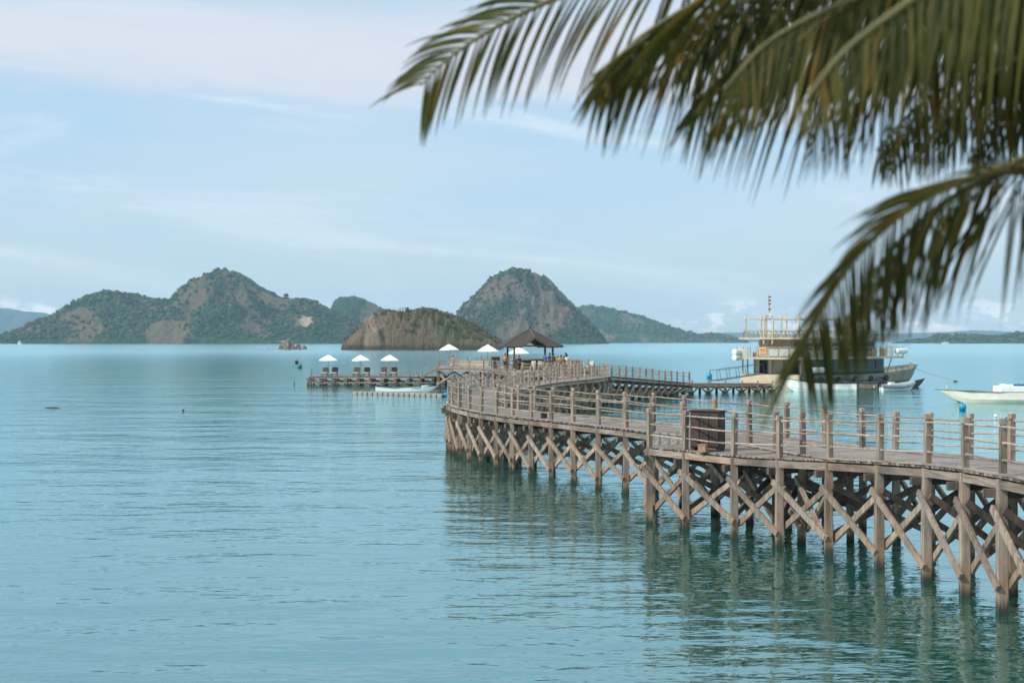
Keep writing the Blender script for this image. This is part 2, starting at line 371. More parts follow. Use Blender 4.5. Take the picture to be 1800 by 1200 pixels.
HM1 = hillmat('hill_cover', (0.014, 0.038, 0.020), (0.04, 0.075, 0.03), (0.135, 0.095, 0.06), (0.085, 0.078, 0.04), (0.34, 0.25, 0.18), 0.024)
HM2 = hillmat('dome_hill_cover', (0.018, 0.042, 0.022), (0.045, 0.07, 0.03), (0.15, 0.105, 0.08), (0.095, 0.078, 0.055), (0.30, 0.20, 0.15), 0.022)
HM3 = hillmat('islet_cover', (0.075, 0.078, 0.04), (0.12, 0.105, 0.06), (0.175, 0.13, 0.09), (0.08, 0.062, 0.045), (0.22, 0.16, 0.12), 0.2, tide=True)
HM4 = hillmat('far_hill_cover', (0.03, 0.06, 0.04), (0.05, 0.07, 0.05), (0.09, 0.08, 0.07), (0.08, 0.08, 0.07), (0.15, 0.13, 0.12), 0.01)
# far blue mountains
island('distant_mountain', [(-260, 560), (-160, 548), (-60, 540), (0, 541), (40, 546), (75, 551), (110, 553), (150, 562), (200, 575), (260, 600)], 11000, 900, HM4, lambda x, r, v, n: (0.6+n, 0), nx=90, ny=26, seed=2)
island('distant_mountain', [(1080, 600), (1150, 592), (1220, 586), (1300, 584), (1380, 588), (1460, 583), (1560, 586), (1640, 584), (1720, 580), (1800, 584), (1900, 578), (2050, 590), (2150, 600)], 12000, 400, HM4, lambda x, r, v, n: (0.6+n, 0), nx=110, ny=16, seed=5)
island('hill_ridge', [(560, 600), (586, 552), (600, 527), (612, 521), (622, 519), (636, 523), (650, 531), (665, 539), (680, 545), (700, 556), (740, 580), (770, 600)], 4100, 420, HM1, lambda x, r, v, n: (0.62+0.5*n, 0), nx=110, ny=40, seed=7)
def cov1(x, r, v, n):
    c = 0.70+0.85*n; rk = 0
    for cx, cy, wx, wy in ((420, 0.72, 45, 0.2), (490, 0.4, 30, 0.35), (200, 0.55, 30, 0.2), (640, 0.3, 40, 0.3), (530, 0.8, 40, 0.2), (375, 0.55, 20, 0.2)):
        c -= 0.42*math.exp(-((x-cx)/wx)**2-((r-cy)/wy)**2)
    c += 0.3*math.exp(-(r/0.12)**2)
    rk = 0.62*math.exp(-((x-558)/20)**4-((r-0.52)/0.2)**4)+(0.5*math.exp(-((x-535)/28)**4-((r-0.06)/0.09)**2))
    return c, rk
profL = [(-30, 600), (0, 597), (30, 596), (44, 590), (62, 583), (85, 568), (104, 558), (130, 542), (150, 531), (170, 521), (190, 516), (212, 514), (235, 518), (262, 526), (290, 529), (312, 529), (326, 520), (340, 508), (360, 495), (378, 486), (398, 478), (410, 478), (424, 484), (440, 498), (455, 508), (472, 515), (490, 524), (510, 526), (530, 526), (545, 527), (560, 536), (580, 545), (605, 556), (640, 575), (665, 588), (700, 600)]
d1 = island('left_island_hill', profL, 3500, 330, HM1, cov1, rough=0.9, gully=0.3, nx=420, ny=90, seed=11, f1=0.0062)
scatter('hillside_shrubs', d1, 8000, 2.2, 6.0, SCRUB, 0.34, rn)
profM = [(780, 600), (797, 575), (806, 549), (818, 536), (832, 522), (850, 504), (868, 488), (884, 480), (905, 475), (922, 476), (936, 483), (952, 488), (968, 496), (982, 511), (1000, 528), (1014, 541), (1028, 557), (1042, 574), (1054, 590), (1060, 600)]
def cov2(x, r, v, n):
    c = 0.42+0.8*n+0.45*math.exp(-((x-860)/45)**2)+0.4*max(0, r-0.75)*2-0.35*math.exp(-((x-960)/50)**2)
    return c, 0.8*math.exp(-(r/0.05)**2)+0.5*math.exp(-((x-960)/14)**2-((r-0.93)/0.05)**2)
d2 = island('dome_island_hill', profM, 3200, 210, HM2, cov2, rough=0.5, nx=300, ny=100, seed=21, gully=0.35, cliff=1.15, f1=0.0085)
scatter('dome_hill_shrubs', d2, 3600, 1.6, 4.4, SCRUB, 0.42, rn)
d3 = island('ridge_island_hill', [(975, 600), (1000, 560), (1022, 539), (1035, 537), (1060, 541), (1090, 548), (1120, 556), (1150, 566), (1180, 577), (1205, 585), (1225, 590), (1240, 588), (1252, 587), (1270, 590), (1284, 594), (1292, 600)], 5400, 420, HM1, lambda x, r, v, n: (0.62+0.6*n, 0.6*math.exp(-(r/0.06)**2)), rough=0.5, nx=220, ny=50, seed=31)
scatter('ridge_hill_shrubs', d3, 1500, 4, 8, SCRUB, 0.5, rn)
island('pointed_far_hill', [(1190, 600), (1205, 588), (1212, 580), (1222, 584), (1236, 594), (1250, 600)], 7500, 200, HM4, lambda x, r, v, n: (0.6+n, 0), nx=50, ny=20, seed=41)
d4 = island('right_headland_hill', [(1575, 600), (1600, 598.5), (1620, 597), (1640, 594), (1646, 588), (1660, 588), (1672, 592), (1690, 588), (1706, 589), (1730, 591), (1752, 592), (1775, 588), (1800, 583), (1850, 578), (1930, 580), (2040, 600)], 3900, 160, HM1, lambda x, r, v, n: (0.7+0.6*n, 0.6*math.exp(-(r/0.1)**2)), rough=0.5, nx=220, ny=36, seed=51)
scatter('headland_shrubs', d4, 1500, 3, 6.5, SCRUB, 0.5, rn)
# near rocky islet
profI = [(606, 600), (616, 596), (622, 589), (636, 576), (650, 562), (664, 552), (680, 547), (700, 548), (722, 549), (734, 545), (750, 543), (766, 546), (784, 551), (800, 557), (820, 564), (838, 572), (850, 580), (866, 590), (884, 600)]
def cov3(x, r, v, n):
    c = 0.05+1.0*n+1.2*max(0, r-0.55)*1.6+0.4*math.exp(-((x-795)/45)**2)*min(1, r*2.5)-0.45*math.exp(-((x-650)/28)**2)
    return c, 0.55*math.exp(-((x-655)/30)**2)+0.3*n
def islet():
    P = [(x, 614.5-(614.5-y)*0.985) for x, y in profI]
    P2 = []
    D = 905.0
    for x, y in P: P2.append((x, y))
    return island('rocky_islet', P2, D, 32, HM3, cov3, rough=1.15, nx=420, ny=110, seed=61, cliff=1.9, f1=0.055, tiny=3.0, gully=0.26)
d5 = islet()
scatter('islet_bushes', d5, 1300, 0.6, 1.8, SCRUB2, 0.30, rn, leafy=34)
# sea rocks
def rock(loc, sx, sy, sz, seed, label, rz=0):
    mb = MB(); nu, nv = 26, 16
    for i in range(nv+1):
        th = math.pi*i/nv
        for j in range(nu):
            ph = 2*math.pi*j/nu; d = Vector((math.sin(th)*math.cos(ph), math.sin(th)*math.sin(ph), math.cos(th)))
            k = 1+0.35*noise.noise(d*1.6+Vector((seed, 0, 0)))+0.22*abs(noise.noise(d*4+Vector((0, seed, 0))))+0.1*noise.noise(d*9)
            mb.v.append((d.x*k*sx, d.y*k*sy, d.z*k*sz))
    for i in range(nv):
        for j in range(nu): j2 = (j+1) % nu; mb.f.append((i*nu+j, (i+1)*nu+j, (i+1)*nu+j2, i*nu+j2))
    o = mb.build('sea_rock', pm('dark_rock', (0.10, 0.075, 0.06), 0.9, 0.5, 0.5, bump=0.6, col2=(0.2, 0.14, 0.1))); o.location = loc; o.rotation_euler = (0, 0, rz)
    tag(o, label, 'rock', 'rocks in the sea before the hilly island')
rD = 12925/14.0
for px, wpx, hpx, sd, lb in ((507, 20, 18, 1.0, 'tallest jagged brown rock of the small outcrop in the sea left of the islet'), (494, 9, 9, 2.0, 'low brown rock at the left foot of the jagged sea outcrop'), (524, 12, 9, 3.0, 'rounded dark rock right of the tall jagged sea rock'), (535, 8, 7, 4.0, 'small dark rock at the right end of the sea outcrop'),
                             (604, 5, 4, 5.0, 'tiny dark rock just off the left tip of the rocky islet')):
    p = G(px, 614, 0); s = p.y/F; rock((p.x, p.y, 0), wpx*s*0.5, wpx*s*0.5, hpx*s*0.86, sd, lb)
mb = MB()
for k in range(26): mb.ball(((((k*37) % 26)/26*80-40+508-900)*rD/F+rn.uniform(-2, 2), rD+rn.uniform(-6, 6), 0), rn.uniform(0.3, 0.9), 6, 4, (1.8, 1, 0.5), 0.3, rn)
tag(mb.build('low_reef', MATS['dark_rock']), kind='stuff')

# ridge trees, islet house
BARK = pm('tree_bark', (0.12, 0.09, 0.065), 0.9, 0.3, 6)
def smalltree(loc, h, r, label, sd):
    q = random.Random(sd); root = empty('broadleaf_tree', loc, 0, label, 'tree', 'trees standing on the island skylines')
    MB().tube([(0, 0, -h*0.3), (0.02*h, 0, h*0.3), (0, 0.02*h, h*0.65)], [h*0.06, h*0.045, h*0.02], 6).build('trunk', BARK, root)
    mb = MB()
    for _ in range(260):
        d = Vector((q.gauss(0, 1), q.gauss(0, 1), q.gauss(0, 0.7))); d = d.normalized()*r*(q.random()**0.4)*(0.8+0.4*noise.noise(d.normalized()*2+Vector((sd, 0, 0))))
        c0 = Vector((d.x, d.y, h*0.68+d.z*0.8)); a = Vector((q.gauss(0, 1), q.gauss(0, 1), q.gauss(0, 1))).normalized(); b = a.orthogonal().normalized(); z = r*q.uniform(0.12, 0.24); o = len(mb.v)
        mb.v += [tuple(c0-a*z), tuple(c0+b*z*0.8), tuple(c0+a*z), tuple(c0-b*z*0.8)]; mb.f.append((o, o+1, o+2, o+3))
    mb.build('crown', SCRUB, root)
for px, py, hp, rp, D, lb in ((503, 527, 12, 5.5, 3500, 'round dark tree standing alone on the bare ridge right of the high peak'), (482, 522, 9, 4, 3500, 'small dark tree on the ridge just left of the lone round tree'), (456, 512, 10, 4.5, 3500, 'bushy tree on the skyline where the right slope of the high peak levels out'), (334, 516, 10, 4.5, 3500, 'dark tree on the skyline at the left foot of the high peak'),
                              (492, 526, 5, 2, 3500, 'very small tree directly left of the lone round ridge tree'), (716, 548, 9, 3.2, 900, 'small tree beside the white hut on top of the rocky islet'), (684, 549, 7, 3, 900, 'thin tree at the upper left brow of the rocky islet')):
    p = GD(px, py, D); smalltree(p, hp*D/F, rp*D/F, lb, int(px))
p = GD(706, 546.5, 897); hut = empty('white_hut', p, 0, 'small white hut with flat roof on top of the rocky islet', 'hut')
WHITE = pm('white_paint', (0.78, 0.77, 0.74), 0.45, 0.06, 2)
MB().box((0, 0, 0.2), (4.4, 3, 3.0)).build('wall', WHITE, hut); MB().box((0, 0, 1.78), (5, 3.6, 0.14)).build('roof', pm('grey_roof', (0.4, 0.38, 0.35), 0.8), hut)
MB().box((-0.9, -1.53, 0.4), (0.7, 0.05, 1.0)).build('window', pm('dark_window', (0.03, 0.035, 0.04), 0.2, 0.2), hut)
MB().box((0.9, -1.53, 0.0), (0.8, 0.05, 1.9)).build('door', pm('brown_door', (0.14, 0.09, 0.05), 0.6), hut)

# ------------------------------------------------------------------ timber walkways
def zof(i, Z): return Z[i]
def jit(a): return rnd.uniform(-a, a)
def piling(P, x, y, zt, w=0.19, zb=-1.6):
    mb = MB(); a = jit(0.08); lean = Vector((jit(0.03), jit(0.03), 0)); ca, sa = math.cos(a)*w/2, math.sin(a)*w/2
    def ring(c, k): return [(c[0]+k*(dx*ca-dy*sa), c[1]+k*(dx*sa+dy*ca), c[2]) for dx, dy in ((-1, -1), (1, -1), (1, 1), (-1, 1))]
    mb.quad_prism(ring((x+lean.x, y+lean.y, zb), 1.08), ring((x, y, zt), 0.96)); P.add('piling', mb, WOOD, bevel=0.012)
def rails(P, A, B, za, zb, hs=(0.30, 0.62, 0.93), post=0.13):
    for h in hs:
        a = Vector((A[0], A[1], za+h+jit(0.03))); b = Vector((B[0], B[1], zb+h+jit(0.03))); d = (b-a).normalized()*0.09
        m = (a+b)/2+Vector((jit(0.012), jit(0.012), -rnd.random()*0.018))
        P.add('rail', MB().tube([a-d, a.lerp(m, 0.5)+Vector((0, 0, -0.004)), m, m.lerp(b, 0.5)+Vector((0, 0, 0.003)), b+d], [0.026, 0.022, 0.024, 0.021, 0.024], 6), RAIL)
def railpost(P, x, y, z, h=1.08, w=0.13, rz=0.0):
    mb = MB(); r = rz+jit(0.06); hh = h+jit(0.035)
    mb.box((x, y, z+(hh-0.17)/2-0.02), (w, w, hh-0.13), r); mb.box((x, y, z+hh-0.145), (w*0.72, w*0.72, 0.05), r); mb.box((x, y, z+hh-0.06), (w*1.02, w*1.02, 0.12), r)
    lx, ly = jit(0.022), jit(0.022); mb.v = [(a_+lx*(c_z-z), b_+ly*(c_z-z), c_z) for a_, b_, c_z in mb.v]
    P.add('railing_post', mb, WOOD, bevel=0.008)
def planks(E1, E2, Z, pitch=0.15, over=0.09, th=0.045, xf=None):
    mb = MB()
    for i in range(len(E1)-1):
        a1, a2, b1, b2 = (Vector((*q, 0)) for q in (E1[i], E2[i], E1[i+1], E2[i+1])); L = max((b1-a1).length, (b2-a2).length); n = max(1, round(L/pitch))
        for k in range(n):
            t0, t1 = (k+0.03)/n, (k+0.97)/n; z0 = Z[i]+(Z[i+1]-Z[i])*(k+.5)/n+jit(0.005)
            p0, p1, q0, q1 = a1.lerp(b1, t0), a1.lerp(b1, t1), a2.lerp(b2, t0), a2.lerp(b2, t1)
            u = (q0-p0).normalized(); o1 = over+jit(0.03); o2 = over+jit(0.03); p0 = p0-u*o1; p1 = p1-u*o1; q0 = q0+u*o2; q1 = q1+u*o2
            bot = [Vector((v.x, v.y, z0-th)) for v in (p0, q0, q1, p1)]; top = [Vector((v.x, v.y, z0)) for v in (p0, q0, q1, p1)]
            mb.quad_prism(bot, top)
    return mb
def run_under(P, E, Z, i, j, side, zlo=0.42, dn=True, w=0.075, h=0.15):
    """long X brace between bent i and j on one edge line; side = outward unit vector"""
    a = Vector((*E[i], 0)); b = Vector((*E[j], 0)); o = side*0.14
    zt = 0.62
    P.add('cross_brace', MB().bar(a+o+Vector((0, 0, zlo+jit(0.12)))-(b-a)*(0.06+jit(0.04)), b+o+Vector((0, 0, Z[j]-zt+jit(0.05)))+(b-a)*0.06, w, h), WOOD, bevel=0.008)
    P.add('cross_brace', MB().bar(a-o+Vector((0, 0, Z[i]-zt+jit(0.05))), b-o+Vector((0, 0, zlo+jit(0.08))), w, h), WOOD, bevel=0.008)
def walkway(root, E1, E2, Z, rail1=None, rail2=None, mid=None, steps=None, plankmat=PLANK, deck=True, zlo=0.42, braces=True, hs=(0.30, 0.62, 0.93), piles=True, pw=0.19, every=1, deckname='deck'):
    P = Parts(root); n = len(E1); base = root.location
    if deck:
        mb = planks(E1, E2, Z); mb.v = [tuple(Vector(v)-base) for v in mb.v]; mb.build(deckname, plankmat, root)
    for i in range(n):
        a = Vector((*E1[i], 0)); b = Vector((*E2[i], 0)); u = (b-a).normalized(); t = Vector((-u.y, u.x, 0)); z = Z[i]-0.045
        if i % every == 0:
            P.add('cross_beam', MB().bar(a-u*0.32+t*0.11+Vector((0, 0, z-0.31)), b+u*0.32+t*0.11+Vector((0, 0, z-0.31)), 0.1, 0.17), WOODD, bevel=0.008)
            if piles:
                piling(P, E1[i][0], E1[i][1], z-0.03, pw); piling(P, E2[i][0], E2[i][1], z-0.03, pw)
                if mid is None or mid(i): m = a.lerp(b, 0.5); piling(P, m.x, m.y, z-0.24, pw*0.9)
            if braces:
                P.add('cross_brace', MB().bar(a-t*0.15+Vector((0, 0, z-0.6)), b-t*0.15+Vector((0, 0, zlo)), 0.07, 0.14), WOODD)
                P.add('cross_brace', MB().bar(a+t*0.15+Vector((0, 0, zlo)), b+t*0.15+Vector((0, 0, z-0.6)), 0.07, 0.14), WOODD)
        if i < n-1:
            for E, s in ((E1, -1), (E2, 1)):
                p = Vector((*E[i], 0)); q = Vector((*E[i+1], 0)); s_ = u*s*0.03
                P.add('edge_board', MB().bar(p+u*s*0.05+Vector((0, 0, Z[i]+0.022)), q+u*s*0.05+Vector((0, 0, Z[i+1]+0.022)), 0.13, 0.032), PLANK)
                P.add('edge_beam', MB().bar(p+s_+Vector((0, 0, z-0.13)), q+s_+Vector((0, 0, Z[i+1]-0.045-0.13)), 0.08, 0.17), WOODH, bevel=0.006)
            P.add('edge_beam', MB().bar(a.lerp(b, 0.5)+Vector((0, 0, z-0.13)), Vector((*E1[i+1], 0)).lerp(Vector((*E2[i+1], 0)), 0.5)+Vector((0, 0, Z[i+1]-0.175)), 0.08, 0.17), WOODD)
            if braces and i % every == 0 and i+every < n:
                run_under(P, E1, Z, i, i+every, -u, zlo); run_under(P, E2, Z, i, i+every, u, zlo)
        for E, rr, s in ((E1, rail1, -1), (E2, rail2, 1)):
            if rr and rr(i):
                e = Vector((*E[i], 0))+u*s*-0.02
                railpost(P, e.x, e.y, Z[i], rz=math.atan2(u.y, u.x))
                if i < n-1 and rr(i+1): rails(P, E[i], E[i+1], Z[i], Z[i+1], hs)
    return P
E = [((10.3, 13.0), (12.2, 13.0), 2.95), ((10.15, 15.0), (12.1, 15.0), 2.9), ((10.0, 17.1), (12.0, 17.1), 2.85), ((9.85, 19.2), (11.9, 19.2), 2.8), ((9.7, 21.2), (11.75, 21.2), 2.75), ((9.6, 23.2), (11.6, 23.2), 2.7), ((9.48, 25.2), (11.45, 25.1), 2.65),
     ((9.35, 27.15), (11.3, 27.0), 2.62), ((9.19, 28.9), (11.15, 29.0), 2.58), ((8.98, 30.8), (10.97, 31.2), 2.5), ((8.39, 32.5), (10.7, 33.2), 2.42), ((7.62, 34.2), (10.35, 35.2), 2.34),
     ((7.4, 36.3), (10.1, 37.4), 2.27), ((7.12, 38.4), (9.75, 39.5), 2.22), ((6.75, 40.5), (9.2, 41.7), 2.2), ((6.05, 42.6), (8.5, 43.9), 2.2), ((5.35, 44.6), (7.7, 46.0), 2.2), ((4.6, 46.5), (6.9, 48.1), 2.2),
     ((3.87, 48.4), (6.1, 50.1), 2.2), ((3.04, 50.2), (5.2, 52.1), 2.2), ((2.22, 51.9), (4.3, 54.0), 2.2), ((1.46, 53.5), (3.4, 55.9), 2.2), ((.72, 54.9), (2.5, 57.3), 2.2), ((.0, 56.3), (1.7, 58.6), 2.2), ((-.65, 57.8), (.95, 59.9), 2.2),
     ((-1.3, 59.6), (.3, 61.3), 2.2), ((-1.85, 61.6), (-.25, 62.8), 2.2), ((-2.35, 63.6), (-.6, 64.5), 2.2), ((-2.75, 65.6), (-.75, 66.3), 2.2), ((-3.0, 67.6), (-.8, 68.2), 2.2), ((-3.12, 69.6), (-.72, 70), 2.2)]
tail = [((-3.12, 69.6), (-.72, 70)), ((-3.1, 73.5), (-.45, 73.6)), ((-2.9, 78), (-.2, 78)), ((-2.6, 83), (.05, 82.6)), ((-2.2, 88), (.5, 87.4)), ((-1.6, 93), (1.1, 92)), ((-.7, 98), (2.0, 97.0)), ((.6, 103), (3.1, 101.8)), ((2.1, 107.8), (4.5, 106.4)),
        ((3.6, 112.3), (6.0, 111)), ((4.9, 116.5), (7.3, 115.4)), ((5.6, 120.2), (8.1, 120)), ((5.3, 123.4), (7.7, 124.6)), ((4.0, 126.2), (6.1, 128.4)), ((2.3, 128.9), (4.3, 131.4)), ((0.7, 131.6), (2.7, 134.1)), ((-.9, 134.2), (1.2, 136.6))]
S1 = spline([(*a, 0) for a, b in tail], 12); S2 = spline([(*b, 0) for a, b in tail], 12)
acc = 0; lastm = (S1[0]+S2[0])/2
for k in range(1, len(S1)):
    m = (S1[k]+S2[k])/2; acc += (m-lastm).length; lastm = m
    if acc >= 1.95: E.append(((S1[k].x, S1[k].y), (S2[k].x, S2[k].y), 2.2)); acc = 0
E1 = [e[0] for e in E]; E2 = [e[1] for e in E]; Z = [e[2] for e in E]
bw = empty('boardwalk', (10.3, 13.0, 0), 0, 'long grey timber boardwalk on braced pilings snaking out to the pavilion deck', 'boardwalk')
bay = set(range(12, 17))
nE = len(E)
jb = min(range(nE), key=lambda i: abs(E2[i][1]-121.8)+abs(E2[i][0]-8.0))
P = walkway(bw, E1, E2, Z, rail1=lambda i: i < nE-1, rail2=lambda i: i < nE-1, mid=lambda i: i % 2 == 0)
# bay platform in front of the walk
FB = [(7.62, 34.2), (6.75, 35.9), (5.83, 37.35), (4.78, 39.2), (3.93, 40.6)]; BBK = [E1[11], E1[12], E1[13], E1[14], E1[17]]
for k in range(5):
    x, y = FB[k]
    if k > 0:
        zt = 2.2 if k > 1 else 2.25
        piling(P, x, y, zt-0.07); railpost(P, x, y, zt, rz=0.5)
        a = Vector((x, y, 0)); b = Vector((*BBK[k], 0)); u = (b-a).normalized(); t = Vector((-u.y, u.x, 0))
        P.add('cross_beam', MB().bar(a-u*0.3+t*0.11+Vector((0, 0, zt-0.35)), b+t*0.11+Vector((0, 0, zt-0.35)), 0.1, 0.17), WOODD, bevel=0.008)
        P.add('cross_brace', MB().bar(a-t*.15+Vector((0, 0, 1.5)), b-t*.15+Vector((0, 0, 0.5)), 0.07, 0.14), WOOD); P.add('cross_brace', MB().bar(a+t*.15+Vector((0, 0, 0.45)), b+t*.15+Vector((0, 0, 1.5)), 0.07, 0.14), WOODD)
        if (b-a).length > 3.2: m = a.lerp(b, 0.5); piling(P, m.x, m.y, 1.9, 0.17)
    if k < 4:
        zz = [2.34, 2.25, 2.2, 2.2, 2.2]; a = Vector((*FB[k], 0)); b = Vector((*FB[k+1], 0)); s = Vector((-0.86, -0.5, 0))
        P.add('edge_beam', MB().bar(a+s*0.03+Vector((0, 0, zz[k]-.175)), b+s*0.03+Vector((0, 0, zz[k+1]-.175)), 0.08, 0.17), WOODH, bevel=0.006)
        run_under(P, FB, zz, k, k+1, s); rails(P, FB[k], FB[k+1], zz[k], zz[k+1])
P.add('edge_beam', MB().bar((3.93, 40.6, 2.025), (4.6, 46.4, 2.025), 0.08, 0.17), WOOD)
for h in (0.3, 0.62, 0.93): P.add('rail', MB().tube([(3.93, 40.6, 2.2+h), (4.28, 43.5, 2.18+h), (4.6, 46.5, 2.2+h)], 0.027, 6), RAIL)
railpost(P, 4.27, 43.5, 2.2); piling(P, 4.27, 43.5, 2.13)
fb = [FB[0], FB[1], FB[2], FB[3], tuple(Vector(FB[3]).lerp(Vector(FB[4]), 0.33)), tuple(Vector(FB[3]).lerp(Vector(FB[4]), 0.66)), FB[4]]; bk = [E1[11], E1[12], E1[13], E1[14], E1[15], E1[16], E1[17]]
mb = planks(fb, [tuple(Vector((*q, 0)).lerp(Vector((*f, 0)), 0.11/max(0.3, (Vector(q)-Vector(f)).length))[:2]) for q, f in zip(bk, fb)], [2.334, 2.24, 2.19, 2.19, 2.19, 2.19, 2.19], over=0.0); mb.v = [tuple(Vector(v)-bw.location) for v in mb.v]; mb.build('bay_deck', PLANK, bw)
P.finish()

# ---- things on the boardwalk
DARKW = wood('dark_stained_wood', (0.030, 0.020, 0.016), (0.06, 0.04, 0.032), stain=False)
c = G(1241, 793, 2.2); a = math.atan2(39.2-37.35, 4.78-5.83)+math.pi
cab = empty('storage_cabinet', (5.36, 38.95, 2.2), -0.55, 'dark brown waist-high wooden cabinet behind the railing of the near boardwalk bay', 'cabinet')
MB().box((0, 0, 0.56), (0.86, 0.42, 0.98)).build('body', DARKW, cab, bevel=0.01); MB().box((0, 0, 1.075), (0.92, 0.48, 0.04)).build('top', DARKW, cab, bevel=0.008)
for k in range(3): MB().box((-0.28+k*0.28, -0.226, 0.56), (0.26, 0.03, 0.9)).build('door', DARKW, cab, bevel=0.006)
for sx in (-.37, .37): MB().box((sx, 0, 0.035), (0.1, 0.38, 0.07)).build('foot', DARKW, cab)
bx = empty('wooden_box', (5.15, 38.35, 2.2), -0.5, 'small pale wooden box on the deck in front of the dark cabinet', 'box')
MB().box((0, 0, 0.09), (0.22, 0.2, 0.18)).build('body', pm('pale_wood', (0.30, 0.165, 0.10), 0.7, 0.2, 5), bx, bevel=0.006); MB().box((0, 0, 0.192), (0.235, 0.215, 0.022)).build('lid', MATS['pale_wood'], bx)
p = G(956, 735, 2.2); bx = empty('deck_light_box', p, 0.3, 'small dark box light on the boardwalk edge left of the bay', 'light')
MB().box((0, 0, 0.12), (0.2, 0.2, 0.22)).build('housing', DARKW, bx, bevel=0.006); MB().box((0, 0, 0.245), (0.24, 0.24, 0.03)).build('cap', DARKW, bx)

# ---- pavilion deck (large platform at z 2.2)
pd = empty('pavilion_deck', (0, 150, 0), 0, 'wide railed timber deck on pilings carrying the pavilion and white parasols', 'deck')
PE1 = [(-8.2, 157.2), (-6.4, 155.4), (-4.6, 153.4), (-3.0, 150.6), (-2.0, 147.0), (-1.5, 143.4), (-1.3, 139.8), (-0.6, 137.0), (0.9, 136.3), (3.0, 137), (5.0, 139.5), (6.4, 142.5), (7.2, 146)]
PE2 = [(-8.8, 173), (-7.1, 172.8), (-5.4, 172.3), (-3.7, 171.5), (-2.0, 170.5), (-.5, 169.5), (1.0, 168), (2.4, 166.5), (3.8, 165), (5.0, 163), (6.2, 160.5), (7.4, 157), (8.2, 152)]
PZ = [2.2]*13
PP = walkway(pd, PE1, PE2, PZ, rail1=lambda i: i not in (7, 8), rail2=lambda i: True, mid=lambda i: True)
for i in range(0, 13):
    a, b = Vector((*PE1[i], 0)), Vector((*PE2[i], 0))
    for t in (0.2, 0.35, 0.65, 0.8): m = a.lerp(b, t); piling(PP, m.x, m.y, 2.0)
for k in range(1, 8):
    t = k/7; a = Vector((*PE1[0], 0)).lerp(Vector((*PE2[0], 0)), t); a0 = Vector((*PE1[0], 0)).lerp(Vector((*PE2[0], 0)), t-1/7)
    if k < 7: railpost(PP, a.x, a.y, 2.2)
    if k > 1: rails(PP, a0[:2], a[:2], 2.2, 2.2)
PP.finish()

# pavilion
ROOF = pm('thatch_shingle', (0.035, 0.026, 0.021), 0.95, 0.3, 5, bump=0.4, stretch=(1, 1, 6), col2=(0.06, 0.046, 0.038)); DKP = wood('pavilion_timber', (0.06, 0.045, 0.035), (0.12, 0.09, 0.07), stain=False)
pv = empty('pavilion', (1.9, 151, 2.2), R(10), 'open square pavilion with dark pyramid roof on timber posts', 'pavilion')
def pyr(r, z, zt, th=0.12, curve=0.25):
    mb = MB(); n = 6; rings = []
    def prof(t): return (r*(1-t), z+(zt-z)*(t-curve*t*(1-t)*0.9))
    for side in (0, 1):
        for k in range(n+1):
            rr, zz = prof(k/n); rr = max(rr, 0.02); zz -= th*side; o = len(mb.v)
            for sx, sy in ((-1, -1), (1, -1), (1, 1), (-1, 1)): mb.v.append((sx*rr, sy*rr, zz))
            rings.append(o)
            if k: 
                for q in range(4):
                    q2 = (q+1) % 4; f = (rings[-2]+q, rings[-2]+q2, o+q2, o+q); mb.f.append(f if side == 0 else f[::-1])
    o2 = rings[n+1]
    for q in range(4): q2 = (q+1) % 4; mb.f.append((q, o2+q, o2+q2, q2))
    return mb
RZ = R(45)
rm = MB(); A_ = (0, 0, 4.3)
for sg in (-1, 1):
    P_ = (0, sg*2.9, 3.36); L_ = (-1.45, sg*2.9, 2.42); R_ = (1.45, sg*2.9, 2.42); CL = (-3.25, sg*1.9, 2.46); CR_ = (3.25, sg*1.9, 2.46); o = len(rm.v); rm.v += [A_, P_, L_, CL, R_, CR_]
    rm.f += [(o, o+3, o+2, o+1) if sg < 0 else (o, o+1, o+2, o+3), (o, o+1, o+4, o+5) if sg < 0 else (o, o+5, o+4, o+1)]
rm.v += [A_, (-3.25, -1.9, 2.46), (-3.25, 1.9, 2.46), (3.25, -1.9, 2.46), (3.25, 1.9, 2.46)]; o = len(rm.v)-5; rm.f += [(o, o+2, o+1), (o, o+3, o+4)]
roof = rm.build('roof', ROOF, pv); sm = roof.modifiers.new('thick', 'SOLIDIFY'); sm.thickness = 0.13
RDG = pm('ridge_cap', (0.10, 0.075, 0.06), 0.9, 0.2)
for sg in (-1, 1):
    MB().tube([(0, sg*2.95, 3.38), A_], 0.07, 6).build('ridge', RDG, roof)
    for sx in (-1, 1):
        MB().tube([(sx*3.27, sg*1.92, 2.47), (sx*0.03, 0, 4.32)], 0.05, 5).build('ridge', RDG, roof); MB().bar((0, sg*2.93, 3.31), (sx*1.5, sg*2.93, 2.37), 0.06, 0.16).build('fascia', DKP, roof)
MB().ball((0, 0, 4.42), 0.09, 8, 6, (1, 1, 1.6)).build('finial', DKP, roof)
for sx in (-1, 1):
    for sy in (-1, 1): MB().box((sx*2.05, sy*2.05, 1.3), (0.19, 0.19, 2.6)).build('post', DKP, pv)
for sy in (-1, 1):
    MB().bar((-2.15, sy*2.05, 2.5), (2.15, sy*2.05, 2.5), 0.12, 0.14).build('tie_beam', DKP, pv); MB().bar((sy*2.05, -1.97, 2.36), (sy*2.05, 1.97, 2.36), 0.12, 0.14).build('tie_beam', DKP, pv)
